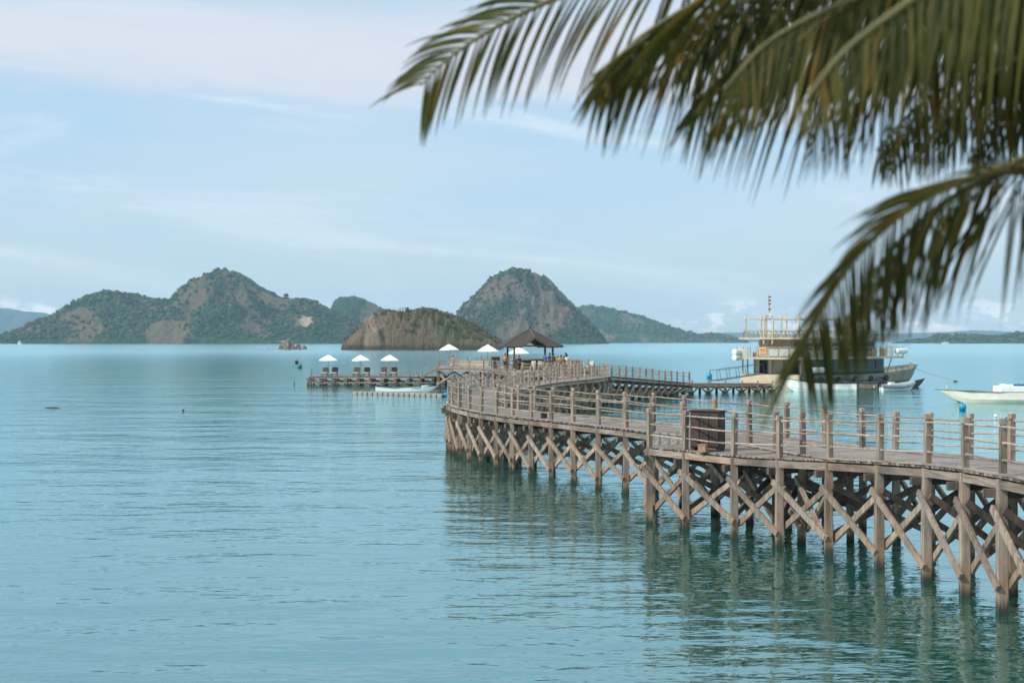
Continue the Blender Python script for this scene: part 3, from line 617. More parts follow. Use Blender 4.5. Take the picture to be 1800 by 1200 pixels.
# bar counter & stools beneath
COUNTER = pm('counter_timber', (0.42, 0.33, 0.25), 0.6, 0.2, 4)
bc = empty('bar_counter', (1.7, 150.3, 2.2), 0, 'round pale timber bar counter beneath the pavilion roof', 'bar counter')
def ringm(r0, r1, z0, z1, n=28):
    mb = MB()
    for r in (r0, r1):
        for z in (z0, z1):
            for k in range(n): t = 2*math.pi*k/n; mb.v.append((r*math.cos(t), r*math.sin(t), z))
    for k in range(n):
        j = (k+1) % n; A, B_, C_, D_ = 0, n, 2*n, 3*n
        mb.f += [(A+k, B_+k, B_+j, A+j), (C_+k, C_+j, D_+j, D_+k), (B_+k, D_+k, D_+j, B_+j), (A+k, A+j, C_+j, C_+k)]
    return mb
ringm(1.35, 1.95, 1.06, 1.12).build('counter_top', COUNTER, bc); ringm(1.5, 1.65, 0, 1.055).build('counter_front', DKP, bc)
CREAM = pm('cream_canvas', (0.62, 0.56, 0.47), 0.8, 0.1, 3)
def stool(loc):
    r = empty('bar_stool', loc, 0, 'tall bar stool with cream seat set round the pavilion counter', 'stool', 'bar stools round the pavilion counter')
    MB().tube([(0, 0, 0.70), (0, 0, 0.78)], 0.19, 10).build('seat', CREAM, r)
    for sx in (-1, 1):
        for sy in (-1, 1): MB().bar((sx*0.12, sy*0.12, 0.70), (sx*0.17, sy*0.17, 0), 0.035, 0.035).build('leg', DKP, r)
    MB().bar((-0.155, -0.155, 0.25), (0.155, -0.155, 0.25), 0.03, 0.03).build('footrest', DKP, r); return r
s0 = None
for k in range(6):
    t = R(195+k*30); loc = (1.7+2.35*math.cos(t), 150.3+2.35*math.sin(t), 2.2)
    if s0 is None: s0 = stool(loc)
    else: q = copy_tree(s0); q.location = loc

# parasols
POLE = pm('grey_pole', (0.16, 0.15, 0.14), 0.4, 0.15, 4); CANV = pm('white_canvas', (0.82, 0.82, 0.81), 0.75, 0.04, 2)
def parasol(loc, h, r, label, group):
    root = empty('parasol', loc, rnd.uniform(0, 0.7), label, 'parasol', group); root.rotation_euler[0] = R(jit(2.2)); root.rotation_euler[1] = R(jit(2.2))
    MB().tube([(0, 0, 0), (0, 0, h-0.04)], 0.03, 8).build('pole', POLE, root)
    MB().tube([(0, 0, 0.0), (0, 0, 0.1), (0, 0, 0.11)], [0.26, 0.24, 0.05], 14).build('base', POLE, root)
    mb = MB(); n = 8; zr = h-0.62*r/1.1; o = 0
    rings = [(0.03, h), (r*0.5, h-(h-zr)*0.44), (r, zr), (r*0.99, zr-0.07)]
    for side in (0, 1):
        for q, (rr, zz) in enumerate(rings if side == 0 else rings[::-1]):
            for k in range(n*2):
                t = math.pi*k/n; kk = 1 if k % 2 == 0 else 0.925; mb.v.append(((rr-0.012*side)*kk*math.cos(t), (rr-0.012*side)*kk*math.sin(t), zz-0.012*side*(1 if q else 0)))
    m = n*2
    for q in range(7):
        for k in range(m): j = (k+1) % m; mb.f.append((q*m+k, q*m+j, (q+1)*m+j, (q+1)*m+k))
    mb.build('canopy', CANV, root)
    MB().ball((0, 0, h+0.03), 0.045, 8, 6).build('finial', POLE, root)
    for k in range(4): t = math.pi*k/4; MB().bar((0, 0, h-0.55), (r*.62*math.cos(2*t), r*.62*math.sin(2*t), h-0.42), 0.015, 0.02).build('rib', POLE, root)
    return root
LD = 172.0
xs = (577, 634.5, 684.5)
for x, nm in zip(xs, ('leftmost', 'middle', 'rightmost')):
    parasol(((x-900)*LD/F, LD, 1.03), 2.52, 1.13, nm+' of the three white parasols on the low sunbathing deck', 'white parasols on the low sunbathing deck')
for x, y, D, nm in ((790, 604.8, 163, 'white parasol at the left end of the pavilion deck nearest the islet'), (857, 605.5, 160, 'white parasol just left of the pavilion roof'), (912, 609.5, 160, 'white parasol half hidden behind the pavilion posts')):
    top = H-(y-600)*D/F; parasol(((x-900)*D/F, D, 2.2), top-2.2, 1.13 if x < 800 else 1.25, nm, 'white parasols on the pavilion deck')

# low sunbathing deck
ld = empty('low_deck', (-20, 172, 0), 0, 'low timber sunbathing deck on short pilings with loungers left of the pavilion deck', 'deck')
LX = [-24.3+1.5*k for k in range(12)]
LP = walkway(ld, [(x, 169.5-(x+24.3)*0.06) for x in LX], [(x, 174.5) for x in LX], [1.03]*12, mid=lambda i: True, zlo=0.15, plankmat=PLANK, pw=0.2)
LP.finish()
# mooring post & ladders at its left end
for (x, y), lb in (((-24.15, 171), 'thin mooring post at the far left end of the low sunbathing deck'), ((-26.0, 169.8), 'short leaning mooring post standing in the water left of the low deck')):
    o = MB().tube([(0, 0, -1.2), (0.03, 0, 1.85 if y > 170 else 0.5)], 0.06, 8).build('mooring_post', WOOD); o.location = (x, y, 0); tag(o, lb, 'post')
    MB().tube([(0.03, 0, 1.85 if y > 170 else 0.5), (0.03, 0, 1.88 if y > 170 else 0.53)], 0.085, 8).build('cap', POLE, o)
def ladder(loc, rz, label):
    r = empty('boarding_ladder', loc, rz, label, 'ladder', 'boarding ladders on the low deck')
    for s in (-.22, .22): MB().tube([(s, 0.5, 0), (s, 0.25, 0.75), (s, -0.1, 0.8), (s, -0.35, 0.4), (s, -0.4, -1.2)], 0.025, 6).build('handrail', POLE, r)
    for k in range(3): MB().bar((-.22, -0.39, -0.2-k*.3), (.22, -0.39, -0.2-k*.3), 0.05, 0.03).build('rung', POLE, r)
ladder((-11.9, 169.0, 1.03), 0, 'left one of the two metal boarding ladders near the stairs of the low deck'); ladder((-10.9, 168.9, 1.03), 0, 'right one of the two metal boarding ladders, closest to the stairs of the low deck')
# stairs from low deck up to pavilion deck
st = empty('deck_stairs', (-9.6, 168, 0), 0, 'open timber stairs climbing from the low sunbathing deck to the pavilion deck', 'stairs')
def stairs():
    # the flight runs left to right in front of the pavilion deck's left end
    x0, x1, y = (743-900)*168/F, (769-900)*168/F, 168.5
    n = 6
    for k in range(n):
        t = (k+0.5)/n; z = 1.03+(2.16-1.03)*(k+1)/n
        MB().box((x0+(x1-x0)*t+9.6, y-168, z-0.03), ((x1-x0)/n*1.08, 1.8, 0.06)).build('tread', PLANK, st)
    for s in (-.95, .95): MB().bar((x0+9.6-.1, y-168+s, 0.98), (x1+9.6, y-168+s, 2.02), 0.06, 0.24).build('stringer', WOOD, st)
stairs()
# loungers
CUSH = pm('beige_cushion', (0.52, 0.46, 0.38), 0.85, 0.12, 4); WICK = pm('brown_wicker', (0.07, 0.05, 0.042), 0.8, 0.3, 12)
def lounger(loc, label, group='sun loungers on the low deck', rz=0):
    r = empty('sun_lounger', loc, rz, label, 'sun lounger', group)
    MB().box((0, -0.1, 0.27), (0.72, 1.5, 0.08)).build('frame', WICK, r); MB().box((0, -0.15, 0.37), (0.66, 1.3, 0.11)).build('mattress', CUSH, r, bevel=0.03)
    MB().bar((0, 0.52, 0.32), (0, 0.95, 1.0), 0.72, 0.07).build('backrest', WICK, r); MB().bar((0, 0.47, 0.45), (0, 0.80, 0.93), 0.62, 0.08).build('pillow', WICK, r)
    for sx in (-.31, .31):
        for sy in (-.75, .6): MB().box((sx, sy, 0.115), (0.07, 0.07, 0.23)).build('leg', WICK, r)
    return r
l0 = None
for x, lb in ((571.5, 'sun lounger left of the pole of the leftmost low-deck parasol'), (588, 'sun lounger right of the pole of the leftmost low-deck parasol'), (626.5, 'sun lounger left of the pole of the middle low-deck parasol'), (644.5, 'sun lounger right of the pole of the middle low-deck parasol'), (674.5, 'sun lounger left of the pole of the rightmost low-deck parasol'), (692.5, 'sun lounger right of the pole of the rightmost low-deck parasol')):
    loc = ((x-900)*171.5/F, 171.3, 1.03)
    if l0 is None: l0 = lounger(loc, lb)
    else: q = copy_tree(l0); q.location = loc; q['label'] = lb
    
# lounge furniture on the pavilion deck
def sofa(loc, rz, label, wd=1.7):
    r = empty('deck_sofa', loc, rz, label, 'sofa', 'low sofas on the pavilion deck')
    MB().box((0, 0, 0.2), (wd, 0.8, 0.2)).build('base', COUNTER, r); MB().box((0, -0.04, 0.37), (wd-0.1, 0.7, 0.13)).build('seat_cushion', CUSH, r, bevel=0.03); MB().box((0, 0.36, 0.6), (wd, 0.12, 0.5)).build('backrest', COUNTER, r)
    for sx in (-1, 1):
        for sy in (-.32, .32): MB().box((sx*(wd/2-0.08), sy, 0.05), (0.07, 0.07, 0.1)).build('leg', COUNTER, r)
sofa(((822-900)*159/F, 159, 2.2), 0.1, 'pale timber sofa with cushion between the two left parasols of the pavilion deck'); sofa(((846-900)*158/F, 156.5, 2.2), 0.0, 'pale timber sofa just left of the parasol beside the pavilion')
sofa(((802-900)*160/F, 161, 2.2), 0.3, 'pale timber sofa under the parasol at the left end of the pavilion deck', 1.4)
r = empty('dark_locker', ((871-900)*152/F, 153, 2.2), 0, 'dark timber locker standing left of the pavilion', 'locker')
MB().box((0, 0, 0.65), (0.9, 0.6, 1.2)).build('body', DARKW, r); MB().box((0, 0, 1.28), (1.0, 0.7, 0.06)).build('top', DARKW, r); 
for k in (-1, 1): MB().box((k*.21, -.315, 0.65), (.38, .03, 1.05)).build('door', DARKW, r)
r = empty('wooden_cupboard', ((1013-900)*140/F, 141.5, 2.2), 0.1, 'reddish brown wooden cupboard on the deck right of the people', 'cupboard')
MB().box((0, 0, 0.55), (0.85, 0.5, 1.1)).build('body', REDW, r); MB().box((0, 0, 1.12), (0.93, 0.58, 0.05)).build('top', REDW, r)
for k in (-1, 1): MB().box((k*.2, -.262, 0.55), (.37, .025, 0.95)).build('door', REDW, r)
def chair(loc, rz, label):
    r = empty('deck_chair', loc, rz, label, 'chair', 'pale chairs on the pavilion deck')
    MB().box((0, 0, 0.44), (0.46, 0.46, 0.05)).build('seat', CREAM, r); MB().box((0, 0.22, 0.74), (0.44, 0.04, 0.42)).build('backrest', CREAM, r)
    for sx in (-.2, .2):
        for sy in (-.2, .2): MB().box((sx, sy, 0.21), (0.04, 0.04, 0.42)).build('leg', COUNTER, r)
    return r
c0 = chair(((1022-900)*141/F, 142, 2.2), 0.5, 'pale deck chair immediately right of the reddish cupboard')
for x, D, rz, lb in ((1030, 145, 1.0, 'pale deck chair second to the right of the reddish cupboard'), (1038, 143, -.6, 'pale deck chair third to the right of the reddish cupboard'), (950, 147, 0.2, 'pale deck chair just left of the person in blue shirt'), (937, 146.5, -0.3, 'pale deck chair in front of the middle of the bar counter'), (1003, 147, 0.4, 'pale deck chair just left of the reddish cupboard'), (1045, 147, 2.0, 'pale deck chair farthest right on the pavilion deck')):
    q = copy_tree(c0); q.location = ((x-900)*D/F, D, 2.2); q.rotation_euler = (0, 0, rz); q['label'] = lb

# ---- jetty to the boat
jt = empty('jetty', (8.5, 121, 0), 0, 'narrow timber jetty sloping down from the boardwalk bend to the moored boat', 'jetty')
ja = [(8.5, 121.5, 2.17), (10.0, 125.2, 1.98), (11.6, 129, 1.78), (13.1, 132.4, 1.58), (14.6, 135.6, 1.4), (16.1, 138.6, 1.22), (17.6, 141, 1.08)]
def offs(L, wd):
    o = []
    for i in range(len(L)):
        a = Vector(L[max(0, i-1)][:2]); b = Vector(L[min(len(L)-1, i+1)][:2]); d = (b-a).normalized(); nrm = Vector((-d.y, d.x))
        o.append((L[i][0]+nrm.x*wd, L[i][1]+nrm.y*wd))
    return o
R1 = [((a[0]+b[0])/2, (a[1]+b[1])/2, (a[2]+b[2])/2) for a, b in zip(ja, ja[1:])]; ja2 = []
for a, b in zip(ja, R1+[None]):
    ja2.append(a); 
    if b: ja2.append(b)
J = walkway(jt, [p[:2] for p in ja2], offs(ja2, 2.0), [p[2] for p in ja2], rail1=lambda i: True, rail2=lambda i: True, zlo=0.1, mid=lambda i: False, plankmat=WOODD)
jf = [(17.8, 141.3, 0.96), (19.7, 142.8, 0.92), (21.6, 144.2, 0.88), (23.5, 145.6, 0.84), (25.3, 146.8, 0.8), (27.0, 147.8, 0.78)]
J2 = walkway(jt, [p[:2] for p in jf], offs(jf, 2.4), [p[2] for p in jf], zlo=0.02, mid=lambda i: True, plankmat=REDW, deckname='landing_deck', braces=False, pw=0.26)
J2.d['edge_beam'] = [(*q_[:3], REDW, *q_[4:]) for q_ in J2.d['edge_beam']]
for k, v in J2.d.items(): J.d.setdefault(k, []).extend(v)
for i, (x, y, z) in enumerate(jf):
    for dx in (-0.9, 0.9): J.add('strut', MB().bar((x, y, -0.1), (x+dx, y+dx*0.75, z-0.25), 0.14, 0.14), WOOD)
    J.add('bollard', MB().tube([(x+0.1, y+0.2, z), (x+0.1, y+0.2, z+0.33)], 0.09, 8), WOOD)
J.finish()
DKM = pm('dark_metal', (0.05, 0.055, 0.06), 0.4, 0.2, 5)
gw = empty('gangplank', (24.0, 152.5, 1.3), 0, 'dark railed gangplank leading from the jetty to the stern of the boat', 'gangplank')
MB().bar((-2.6, -2.2, -0.25), (3.4, 4, 0.35), 0.9, 0.08).build('walking_board', DKM, gw)
for o_ in (-0.45, 0.45):
    q0 = Vector((-2.6, -2.2, -0.2))+Vector((0.7, -0.7, 0))*o_; q1 = Vector((3.4, 4, 0.4))+Vector((0.7, -0.7, 0))*o_
    MB().tube([q0+Vector((-.15, 0, 1)), q1+Vector((-.15, 0, 1))], 0.03, 6).build('handrail', DKM, gw)
    for k in range(6): v = q0.lerp(q1, k/5); MB().tube([v, v+Vector((-.15, 0, 1))], 0.028, 6).build('stanchion', DKM, gw)

# ------------------------------------------------------------------ boats
def hull(L, Bm, zk, stern_z, bow_z, mid_z, n=16, flare=0.9, bluff=2.2, transom=0.85, th=0.05, inside=0.35):
    """x from 0 (stern) to L (bow), returns closed hull with an inner floor"""
    mb = MB(); m = 5
    for i in range(n+1):
        t = i/n; x = L*t; wd = Bm/2*(1-max(0, (t-0.45)/0.55)**bluff)*(transom+(1-transom)*min(1, t/0.35)); wd = max(wd, 0.015)
        zs = mid_z+(stern_z-mid_z)*max(0, 1-t*2.5)**2+(bow_z-mid_z)*max(0, (t-0.35)/0.65)**2
        kz = zk*(1-max(0, (t-0.8)/0.2)**2)+zs*0.55*max(0, (t-0.8)/0.2)**2 if t > 0.8 else zk
        xo = 0.0
        pr = [(0.0, kz), (wd*flare*0.88, kz+(zs-kz)*0.1), (wd*min(1.0, flare+0.08), kz+(zs-kz)*0.45), (wd, zs), (max(wd-th, 0.005), zs), (max(wd-th, 0.004)*0.9, zs-(zs-kz)*inside)]
        rk = L*0.06*max(0, (t-0.6)/0.4)**2
        for w_, z in pr: mb.v.append((x+rk*(z-kz)/max(0.01, zs-kz), w_, z))
        for w_, z in pr[::-1][:-1]: mb.v.append((x+rk*(z-kz)/max(0.01, zs-kz), -w_, z))
    k = 11
    for i in range(n):
        for j in range(k): j2 = (j+1) % k; mb.f.append((i*k+j, (i+1)*k+j, (i+1)*k+j2, i*k+j2))
    mb.f.append(tuple(range(k))); mb.f.append(tuple(n*k+k-1-j for j in range(k)))
    return mb
CREAMH = pm('cream_hull_paint', (0.50, 0.39, 0.275), 0.35, 0.1, 0.8); BEIGE = pm('beige_boat_paint', (0.32, 0.26, 0.195), 0.5, 0.14, 1.0); BRN = pm('brown_panel', (0.17, 0.12, 0.09), 0.6, 0.2, 2); GLASS = pm('tinted_glass', (0.012, 0.02, 0.026), 0.08, 0.3, 1)
BLK = pm('black_rubber', (0.02, 0.02, 0.022), 0.6, 0.2, 4); NAVY = pm('navy_side_panel', (0.014, 0.02, 0.022), 0.35, 0.3, 1.0); ORG = pm('orange_board', (0.75, 0.32, 0.12), 0.6, 0.1, 4); BLUE = pm('cyan_plastic', (0.0, 0.25, 0.42), 0.3, 0.08, 3); DBLUE = pm('blue_canvas', (0.01, 0.05, 0.32), 0.7, 0.25, 5)
A0 = Vector((32.8, 161.0, 0)); hd = R(45); LB = 32.0; BW = 8.6
# local frame: x forward (bow), y to port (away from the camera); origin at the starboard stern corner
mv = empty('passenger_boat', A0, hd, 'large three-deck cream and dark passenger boat moored at the jetty end behind the palm frond', 'boat')
hm = hull(LB, BW, -0.7, 1.35, 2.2, 1.25, n=24, bluff=2.6, transom=0.97, inside=0.2); hm.v = [(x, y+BW/2, z) for x, y, z in hm.v]; hm.build('hull', pm('shaded_hull', (0.17, 0.145, 0.115), 0.55, 0.25, 0.6), mv); MB().box((-0.06, BW/2, 0.42), (0.14, BW*0.95, 1.85)).build('transom', CREAMH, mv)  # side shade put into the darker hull colour; stern block stays cream
MB().box((11.0, BW/2, 1.3), (21.0, BW-0.5, 0.14)).build('main_deck', BEIGE, mv)
MB().box((0.02, BW/2, 0.55), (0.16, BW*0.96, 0.12)).build('rub_rail', BEIGE, mv); MB().box((-0.7, BW*0.72, 0.25), (1.2, 3.6, 0.18)).build('swim_platform', BEIGE, mv)
# main deck cabin
MB().box((2.2+16.4/2, BW/2, 2.24), (16.4, BW-0.9, 1.76)).build('main_cabin', pm('taupe_panel', (0.30, 0.24, 0.19), 0.6, 0.15, 1), mv)
for k, (yy, wd, mt) in enumerate(((7.5, 0.5, CREAMH), (5.7, 0.42, CREAMH), (4.6, 1.5, BEIGE), (3.4, 0.3, CREAMH), (1.4, 0.5, CREAMH))):
    MB().box((2.13, yy, 2.24), (0.12, wd, 1.74)).build('stern_panel', mt, mv)
for yy in (6.7, 2.4): MB().box((2.17, yy, 2.15), (0.1, 1.0, 1.6)).build('doorway', GLASS, mv)
for k in range(8): MB().box((3.4+k*2.0, 0.4, 2.45), (1.75, 0.12, 1.15)).build('side_window', GLASS, mv)
MB().box((10.4, 0.36, 1.62), (16.2, 0.1, 0.5)).build('side_band', NAVY, mv)
mb = MB()
for k in range(46): mb.box((2.6+k*0.34, 0.18, 0.95), (0.1, 0.12, 1.2))
mb.build('side_slats', NAVY, mv); MB().box((10.4, 0.10, 0.62), (16.4, 0.1, 0.5)).build('lower_side_band', NAVY, mv)
for sy in (0.3, BW-0.3):
    for x in (0.25, 1.2): MB().box((x, sy, 2.25), (0.12, 0.12, 1.8)).build('deck_post', BEIGE, mv)
# second deck
MB().box((10.9, BW/2, 3.24), (22.6, BW+0.5, 0.26)).build('second_deck', CREAMH, mv)
def railing(name, pts, z, h, mat, step=1.3, panel=None):
    mb = MB()
    for a, b in zip(pts, pts[1:]):
        a = Vector((*a, 0)); b = Vector((*b, 0)); L = (b-a).length; n = max(1, int(L/step))
        for k in range(n+1): v = a.lerp(b, k/n); mb.box((v.x, v.y, z+h/2), (0.08, 0.08, h))
        mb.bar(a+Vector((0, 0, z+h+0.03)), b+Vector((0, 0, z+h+0.03)), 0.12, 0.06); mb.bar(a+Vector((0, 0, z+h*0.5)), b+Vector((0, 0, z+h*0.5)), 0.04, 0.04)
    mb.build(name, mat, mv)
    if panel:
        pb = MB()
        for a, b in zip(pts, pts[1:]): pb.bar((a[0], a[1], z+h*0.45), (b[0], b[1], z+h*0.45), 0.02, h*0.8)
        pb.build('railing_panel', panel, mv)
MILK = pm('milky_panel', (0.42, 0.44, 0.39), 0.3, 0.12, 1)
railing('railing', [(22.1, -0.15), (-0.3, -0.15), (-0.3, BW+0.15), (22.1, BW+0.15), (22.1, -0.15)], 3.37, 1.1, CREAMH)
pb = MB()
for k in range(6):
    if k != 4: pb.box((-0.3, 0.75+k*1.42, 3.9), (0.03, 1.25, 0.85))
pb.build('stern_glass_panel', MILK, mv)
MB().box((6.1, BW/2, 4.4), (7.4, BW-2.2, 2.04)).build('upper_cabin', CREAMH, mv); MB().box((2.36, 2.2, 4.3), (0.08, 0.8, 1.8)).build('cabin_door', BRN, mv)
MB().box((14.6, BW/2, 4.35), (6.6, BW-2.6, 1.94)).build('wheelhouse', BEIGE, mv)
for k in range(4): MB().box((12.2+k*1.6, 1.27, 4.55), (1.3, 0.08, 1.1)).build('wheelhouse_window', GLASS, mv)
for k in range(4): MB().box((3.3+k*1.8, 1.07, 4.6), (1.2, 0.08, 0.8)).build('cabin_window', GLASS, mv)
# upper deck
MB().box((9.1, BW/2, 5.52), (18.8, BW-0.2, 0.2)).build('upper_deck', CREAMH, mv)
railing('railing', [(18.0, 0.5), (0.2, 0.5), (0.2, BW-0.5), (18.0, BW-0.5)], 5.62, 0.75, BEIGE, 0.9)
mb = MB()
for x in (0.4, 4.6, 8.8, 13): 
    for y in (0.6, BW-0.6): mb.tube([(x, y, 5.62), (x, y, 7.9)], 0.11, 8); mb.tube([(x, y, 7.8), (x, y, 8.05), (x, y, 8.6)], [0.2, 0.1, 0.02], 8)
for y in (3.0, 5.8): mb.tube([(0.4, y, 5.62), (0.4, y, 7.9)], 0.1, 8); mb.tube([(0.4, y, 7.75), (0.4, y, 8.1)], [0.18, 0.1], 8)
for y in (0.6, BW-0.6): mb.tube([(0.4, y, 7.8), (13, y, 7.8)], 0.06, 6)
for x in (0.4, 13): mb.tube([(x, 0.6, 7.8), (x, BW-0.6, 7.8)], 0.06, 6)
mb.build('awning_frame', CREAMH, mv)
mb = MB()
for y in (3.9, 5.1): mb.tube([(-0.1, y, 4.9), (0.05, y, 7.6), (0.05, 4.5+(y-4.5)*0.6, 8.15), (0.05, 4.5, 8.3)], 0.12, 8)
mb.build('stern_arch', CREAMH, mv)
ms = MB().tube([(0.05, 4.5, 8.3), (0.05, 4.5, 10.6)], [0.12, 0.08], 8).build('mast', CREAMH, mv)
for z in (8.9, 9.5, 9.9, 10.3): MB().box((0.0, 4.34, z), (0.16, 0.26, 0.14)).build('lamp', BLK, ms)
MB().bar((0.05, 3.9, 9.1), (0.05, 5.1, 9.1), 0.05, 0.05).build('spreader', CREAMH, ms)
# stair stern
sr = MB()
for k in range(9): sr.box((0.15+0.14*k, 5.6-0.0*k, 3.5+k*0.24), (0.3, 1.2, 0.05))
for s in (5.0, 6.2): sr.bar((0, s, 3.37), (1.4, s, 5.6), 0.06, 0.2); sr.bar((0, s, 4.2), (1.4, s, 6.4), 0.05, 0.05)
sr.build('stairs', CREAMH, mv)
sg = MB().box((-0.42, 5.0, 4.1), (0.05, 1.0, 0.75)).build('notice_board', ORG, mv); MB().box((-0.452, 5.0, 4.22), (0.012, 0.7, 0.14)).build('lettering', BRN, sg); MB().box((-0.452, 5.0, 3.98), (0.012, 0.56, 0.07)).build('lettering', BRN, sg)
def canister(x, y, z, par, along='y'):
    mb = MB().tube([(x-0.05, y, z), (x, y, z), (x+1.1, y, z), (x+1.15, y, z)], [0.2, 0.34, 0.34, 0.2], 14); c_ = mb.build('liferaft_canister', WHITE, par, smooth=False)
    for k in (0.3, 0.8): MB().tube([(x+k-0.02, y, z), (x+k+0.02, y, z)], 0.352, 14).build('strap', BEIGE, c_)
canister(-1.3, BW-0.2, 3.95, mv); canister(-1.3, BW-0.2, 3.3, mv); canister(20.2, -0.3, 4.0, mv); canister(21.4, -0.3, 4.0, mv); canister(1.3, -0.5, 1.9, mv); canister(2.5, -0.5, 1.9, mv)
for x, y, mt in ((3, 2.2, CUSH), (5.2, 2.0, WHITE), (7.4, 2.4, CUSH), (9.3, 2.0, WHITE), (3.0, 5.9, CUSH)):
    MB().box((x, y, 5.9), (1.3, 0.9, 0.5)).build('bench_cushion', mt, mv, bevel=0.08)
for x in (16.5, 18.5): MB().box((x, 0.6, 3.85), (1.2, 0.1, 0.95)).build('bulwark_panel', BEIGE, mv)
for k in range(5):
    tb = MB(); n_ = 14
    tb.tube([(4+k*3.6, -0.02+0.0*q, 0) and (4+k*3.6+0.3*math.cos(2*math.pi*q/n_), -0.06, 0.75+0.3*math.sin(2*math.pi*q/n_)) for q in range(n_+1)], 0.09, 6, caps=False); tb.build('tyre_fender', BLK, mv)
for x, y, sx_, sz_, mt in ((1.2, 1.4, .6, .7, WHITE), (1.5, 7.2, .8, .5, BRN), (5.0, 1.6, 1.0, .5, BEIGE), (19, 3, 1.2, .6, BEIGE), (17.5, 6, .8, .9, WHITE)):
    MB().box((x, y, 3.37+sz_/2), (sx_, .6, sz_)).build('deck_locker', mt, mv, bevel=0.03)
for x in (11.0, 12.2, 13.4): MB().box((x, 3.4, 5.9), (0.7, 0.9, 0.5)).build('air_conditioner', WHITE, mv, bevel=0.03)
MB().tube([(0.4, 0.6, 7.7), (3.5, 0.5, 7.35), (6.6, 0.6, 7.7), (9.8, 0.5, 7.4), (13, 0.6, 7.7)], 0.035, 5).build('string_light_cable', BLK, mv)
MB().tube([(20.2, 0.5, 3.37), (20.2, 0.5, 6.6)], 0.04, 6).build('antenna', CREAMH, mv); MB().tube([(22.0, 2, 3.37), (22.0, 2, 5.6)], 0.06, 6).build('flagpole', CREAMH, mv)
MB().tube([(17.6, -0.22, 3.95), (17.6, -0.30, 3.95)], 0.33, 16).build('lifebuoy', ORG, mv)
for y in (0.9, 2.0): MB().bar((20.0, y, 1.2), (21.2, y, 3.15), 0.1, 0.1).build('bow_strut', BEIGE, mv)
mb = MB()
for k in range(7): t = k/6; mb.box((21.5+9.6*t, 0.45+3.6*t**2.4, 1.75+0.4*t), (0.1, 0.1, 0.75))
mb.tube([(21.5+9.6*k/6, 0.45+3.6*(k/6)**2.4, 2.12+0.4*k/6) for k in range(7)], 0.05, 6); mb.build('bow_rail', BEIGE, mv)
o = MB().tube([(0, 0, 1.9), (2.4, -0.9, 0.9), (5.2, -2.2, 0.08)], 0.025, 5).build('mooring_rope', pm('rope', (0.25, 0.22, 0.18), 0.9)); o.location = (52.2, 186.3, 0); tag(o, 'thin mooring rope running from the passenger boat bow into the water', 'rope')
MB().ball((5.2, -2.2, 0.02), 0.2, 8, 6, (1.5, 1, 0.6)).build('float', BLK, o)

def small_boat(name, loc, rz, L, Bm, label, mats, cat='boat', extras=None, **k):
    r = empty(name, loc, rz, label, cat)
    h = hull(L, Bm, **k); h.build('hull', mats[0], r)
    # rub rail
    return r
# white skiff beside the passenger boat
b1 = small_boat('white_skiff', (G(1504, 687.5)+Vector((0, 0, 0))), math.pi-0.12, 7.2, 1.9, 'long open white skiff with dark rim lying along the passenger boat below the palm frond', [WHITE], zk=-0.25, stern_z=0.85, bow_z=1.35, mid_z=0.8, inside=0.5)
MB().box((1.6, 0, 0.5), (0.3, 1.5, 0.06)).build('thwart', BEIGE, b1); MB().box((3.4, 0, 0.5), (0.3, 1.6, 0.06)).build('thwart', BEIGE, b1)
mb = MB().tube([(0, -0.83, 0.87), (2.5, -0.97, 0.82), (4.5, -0.90, 0.9), (6.0, -0.58, 1.12), (7.45, -0.03, 1.38)], 0.035, 6); mb.tube([(0, 0.83, 0.87), (2.5, 0.97, 0.82), (4.5, 0.90, 0.9), (6.0, 0.58, 1.12), (7.45, 0.03, 1.38)], 0.035, 6); mb.build('rub_rail', NAVY, b1)
# outboard on it
def outboard(par, x, z):
    o = MB().box((x, 0, z+0.35), (0.35, 0.32, 0.5)).build('outboard_motor', BLK, par, bevel=0.05); MB().bar((x-0.03, 0, z+0.1), (x-0.08, 0, z-0.75), 0.12, 0.12).build('drive_leg', BLK, o); return o
outboard(b1, -0.2, 0.7)
b2 = small_boat('brown_dinghy', G(1545, 683.5), math.pi-0.25, 3.6, 1.5, 'small brown dinghy tied between the white skiff and the inflatable', [BRN], zk=-0.2, stern_z=0.55, bow_z=0.85, mid_z=0.5, inside=0.5)
MB().box((1.5, 0, 0.36), (0.25, 1.2, 0.05)).build('thwart', BEIGE, b2); outboard(b2, -0.2, 0.5)
RIBM = pm('grey_inflatable', (0.30, 0.31, 0.33), 0.45, 0.15, 2)
b3 = empty('inflatable_boat', G(1548, 686), 0.42, 'grey inflatable boat with black outboard near the bow of the passenger boat', 'boat')
h = hull(4.2, 1.1, -0.2, 0.3, 0.5, 0.28, inside=0.3); h.build('hull', WHITE, b3)
MB().tube([(-0.3, -0.7, 0.42), (2.5, -0.72, 0.44), (3.7, -0.5, 0.6), (4.4, 0, 0.78), (3.7, 0.5, 0.6), (2.5, 0.72, 0.44), (-0.3, 0.7, 0.42)], [0.16, 0.25, 0.25, 0.23, 0.25, 0.25, 0.16], 12).build('tube', RIBM, b3, smooth=True)
outboard(b3, -0.25, 0.35); MB().box((1.4, 0, 0.6), (0.6, 0.5, 0.5)).build('console', WHITE, b3, bevel=0.04)
b4 = small_boat('dark_canoe', G(1585, 678.5), 0.1, 5.2, 1.0, 'slim dark wooden canoe with upturned end under the bow of the passenger boat', [pm('dark_canoe_wood', (0.05, 0.035, 0.03), 0.5)], zk=-0.15, stern_z=0.5, bow_z=1.0, mid_z=0.42, inside=0.5, transom=0.4)
b4.location = G(1544, 680); MB().box((2, 0, 0.3), (0.2, 0.8, 0.05)).build('thwart', BRN, b4)
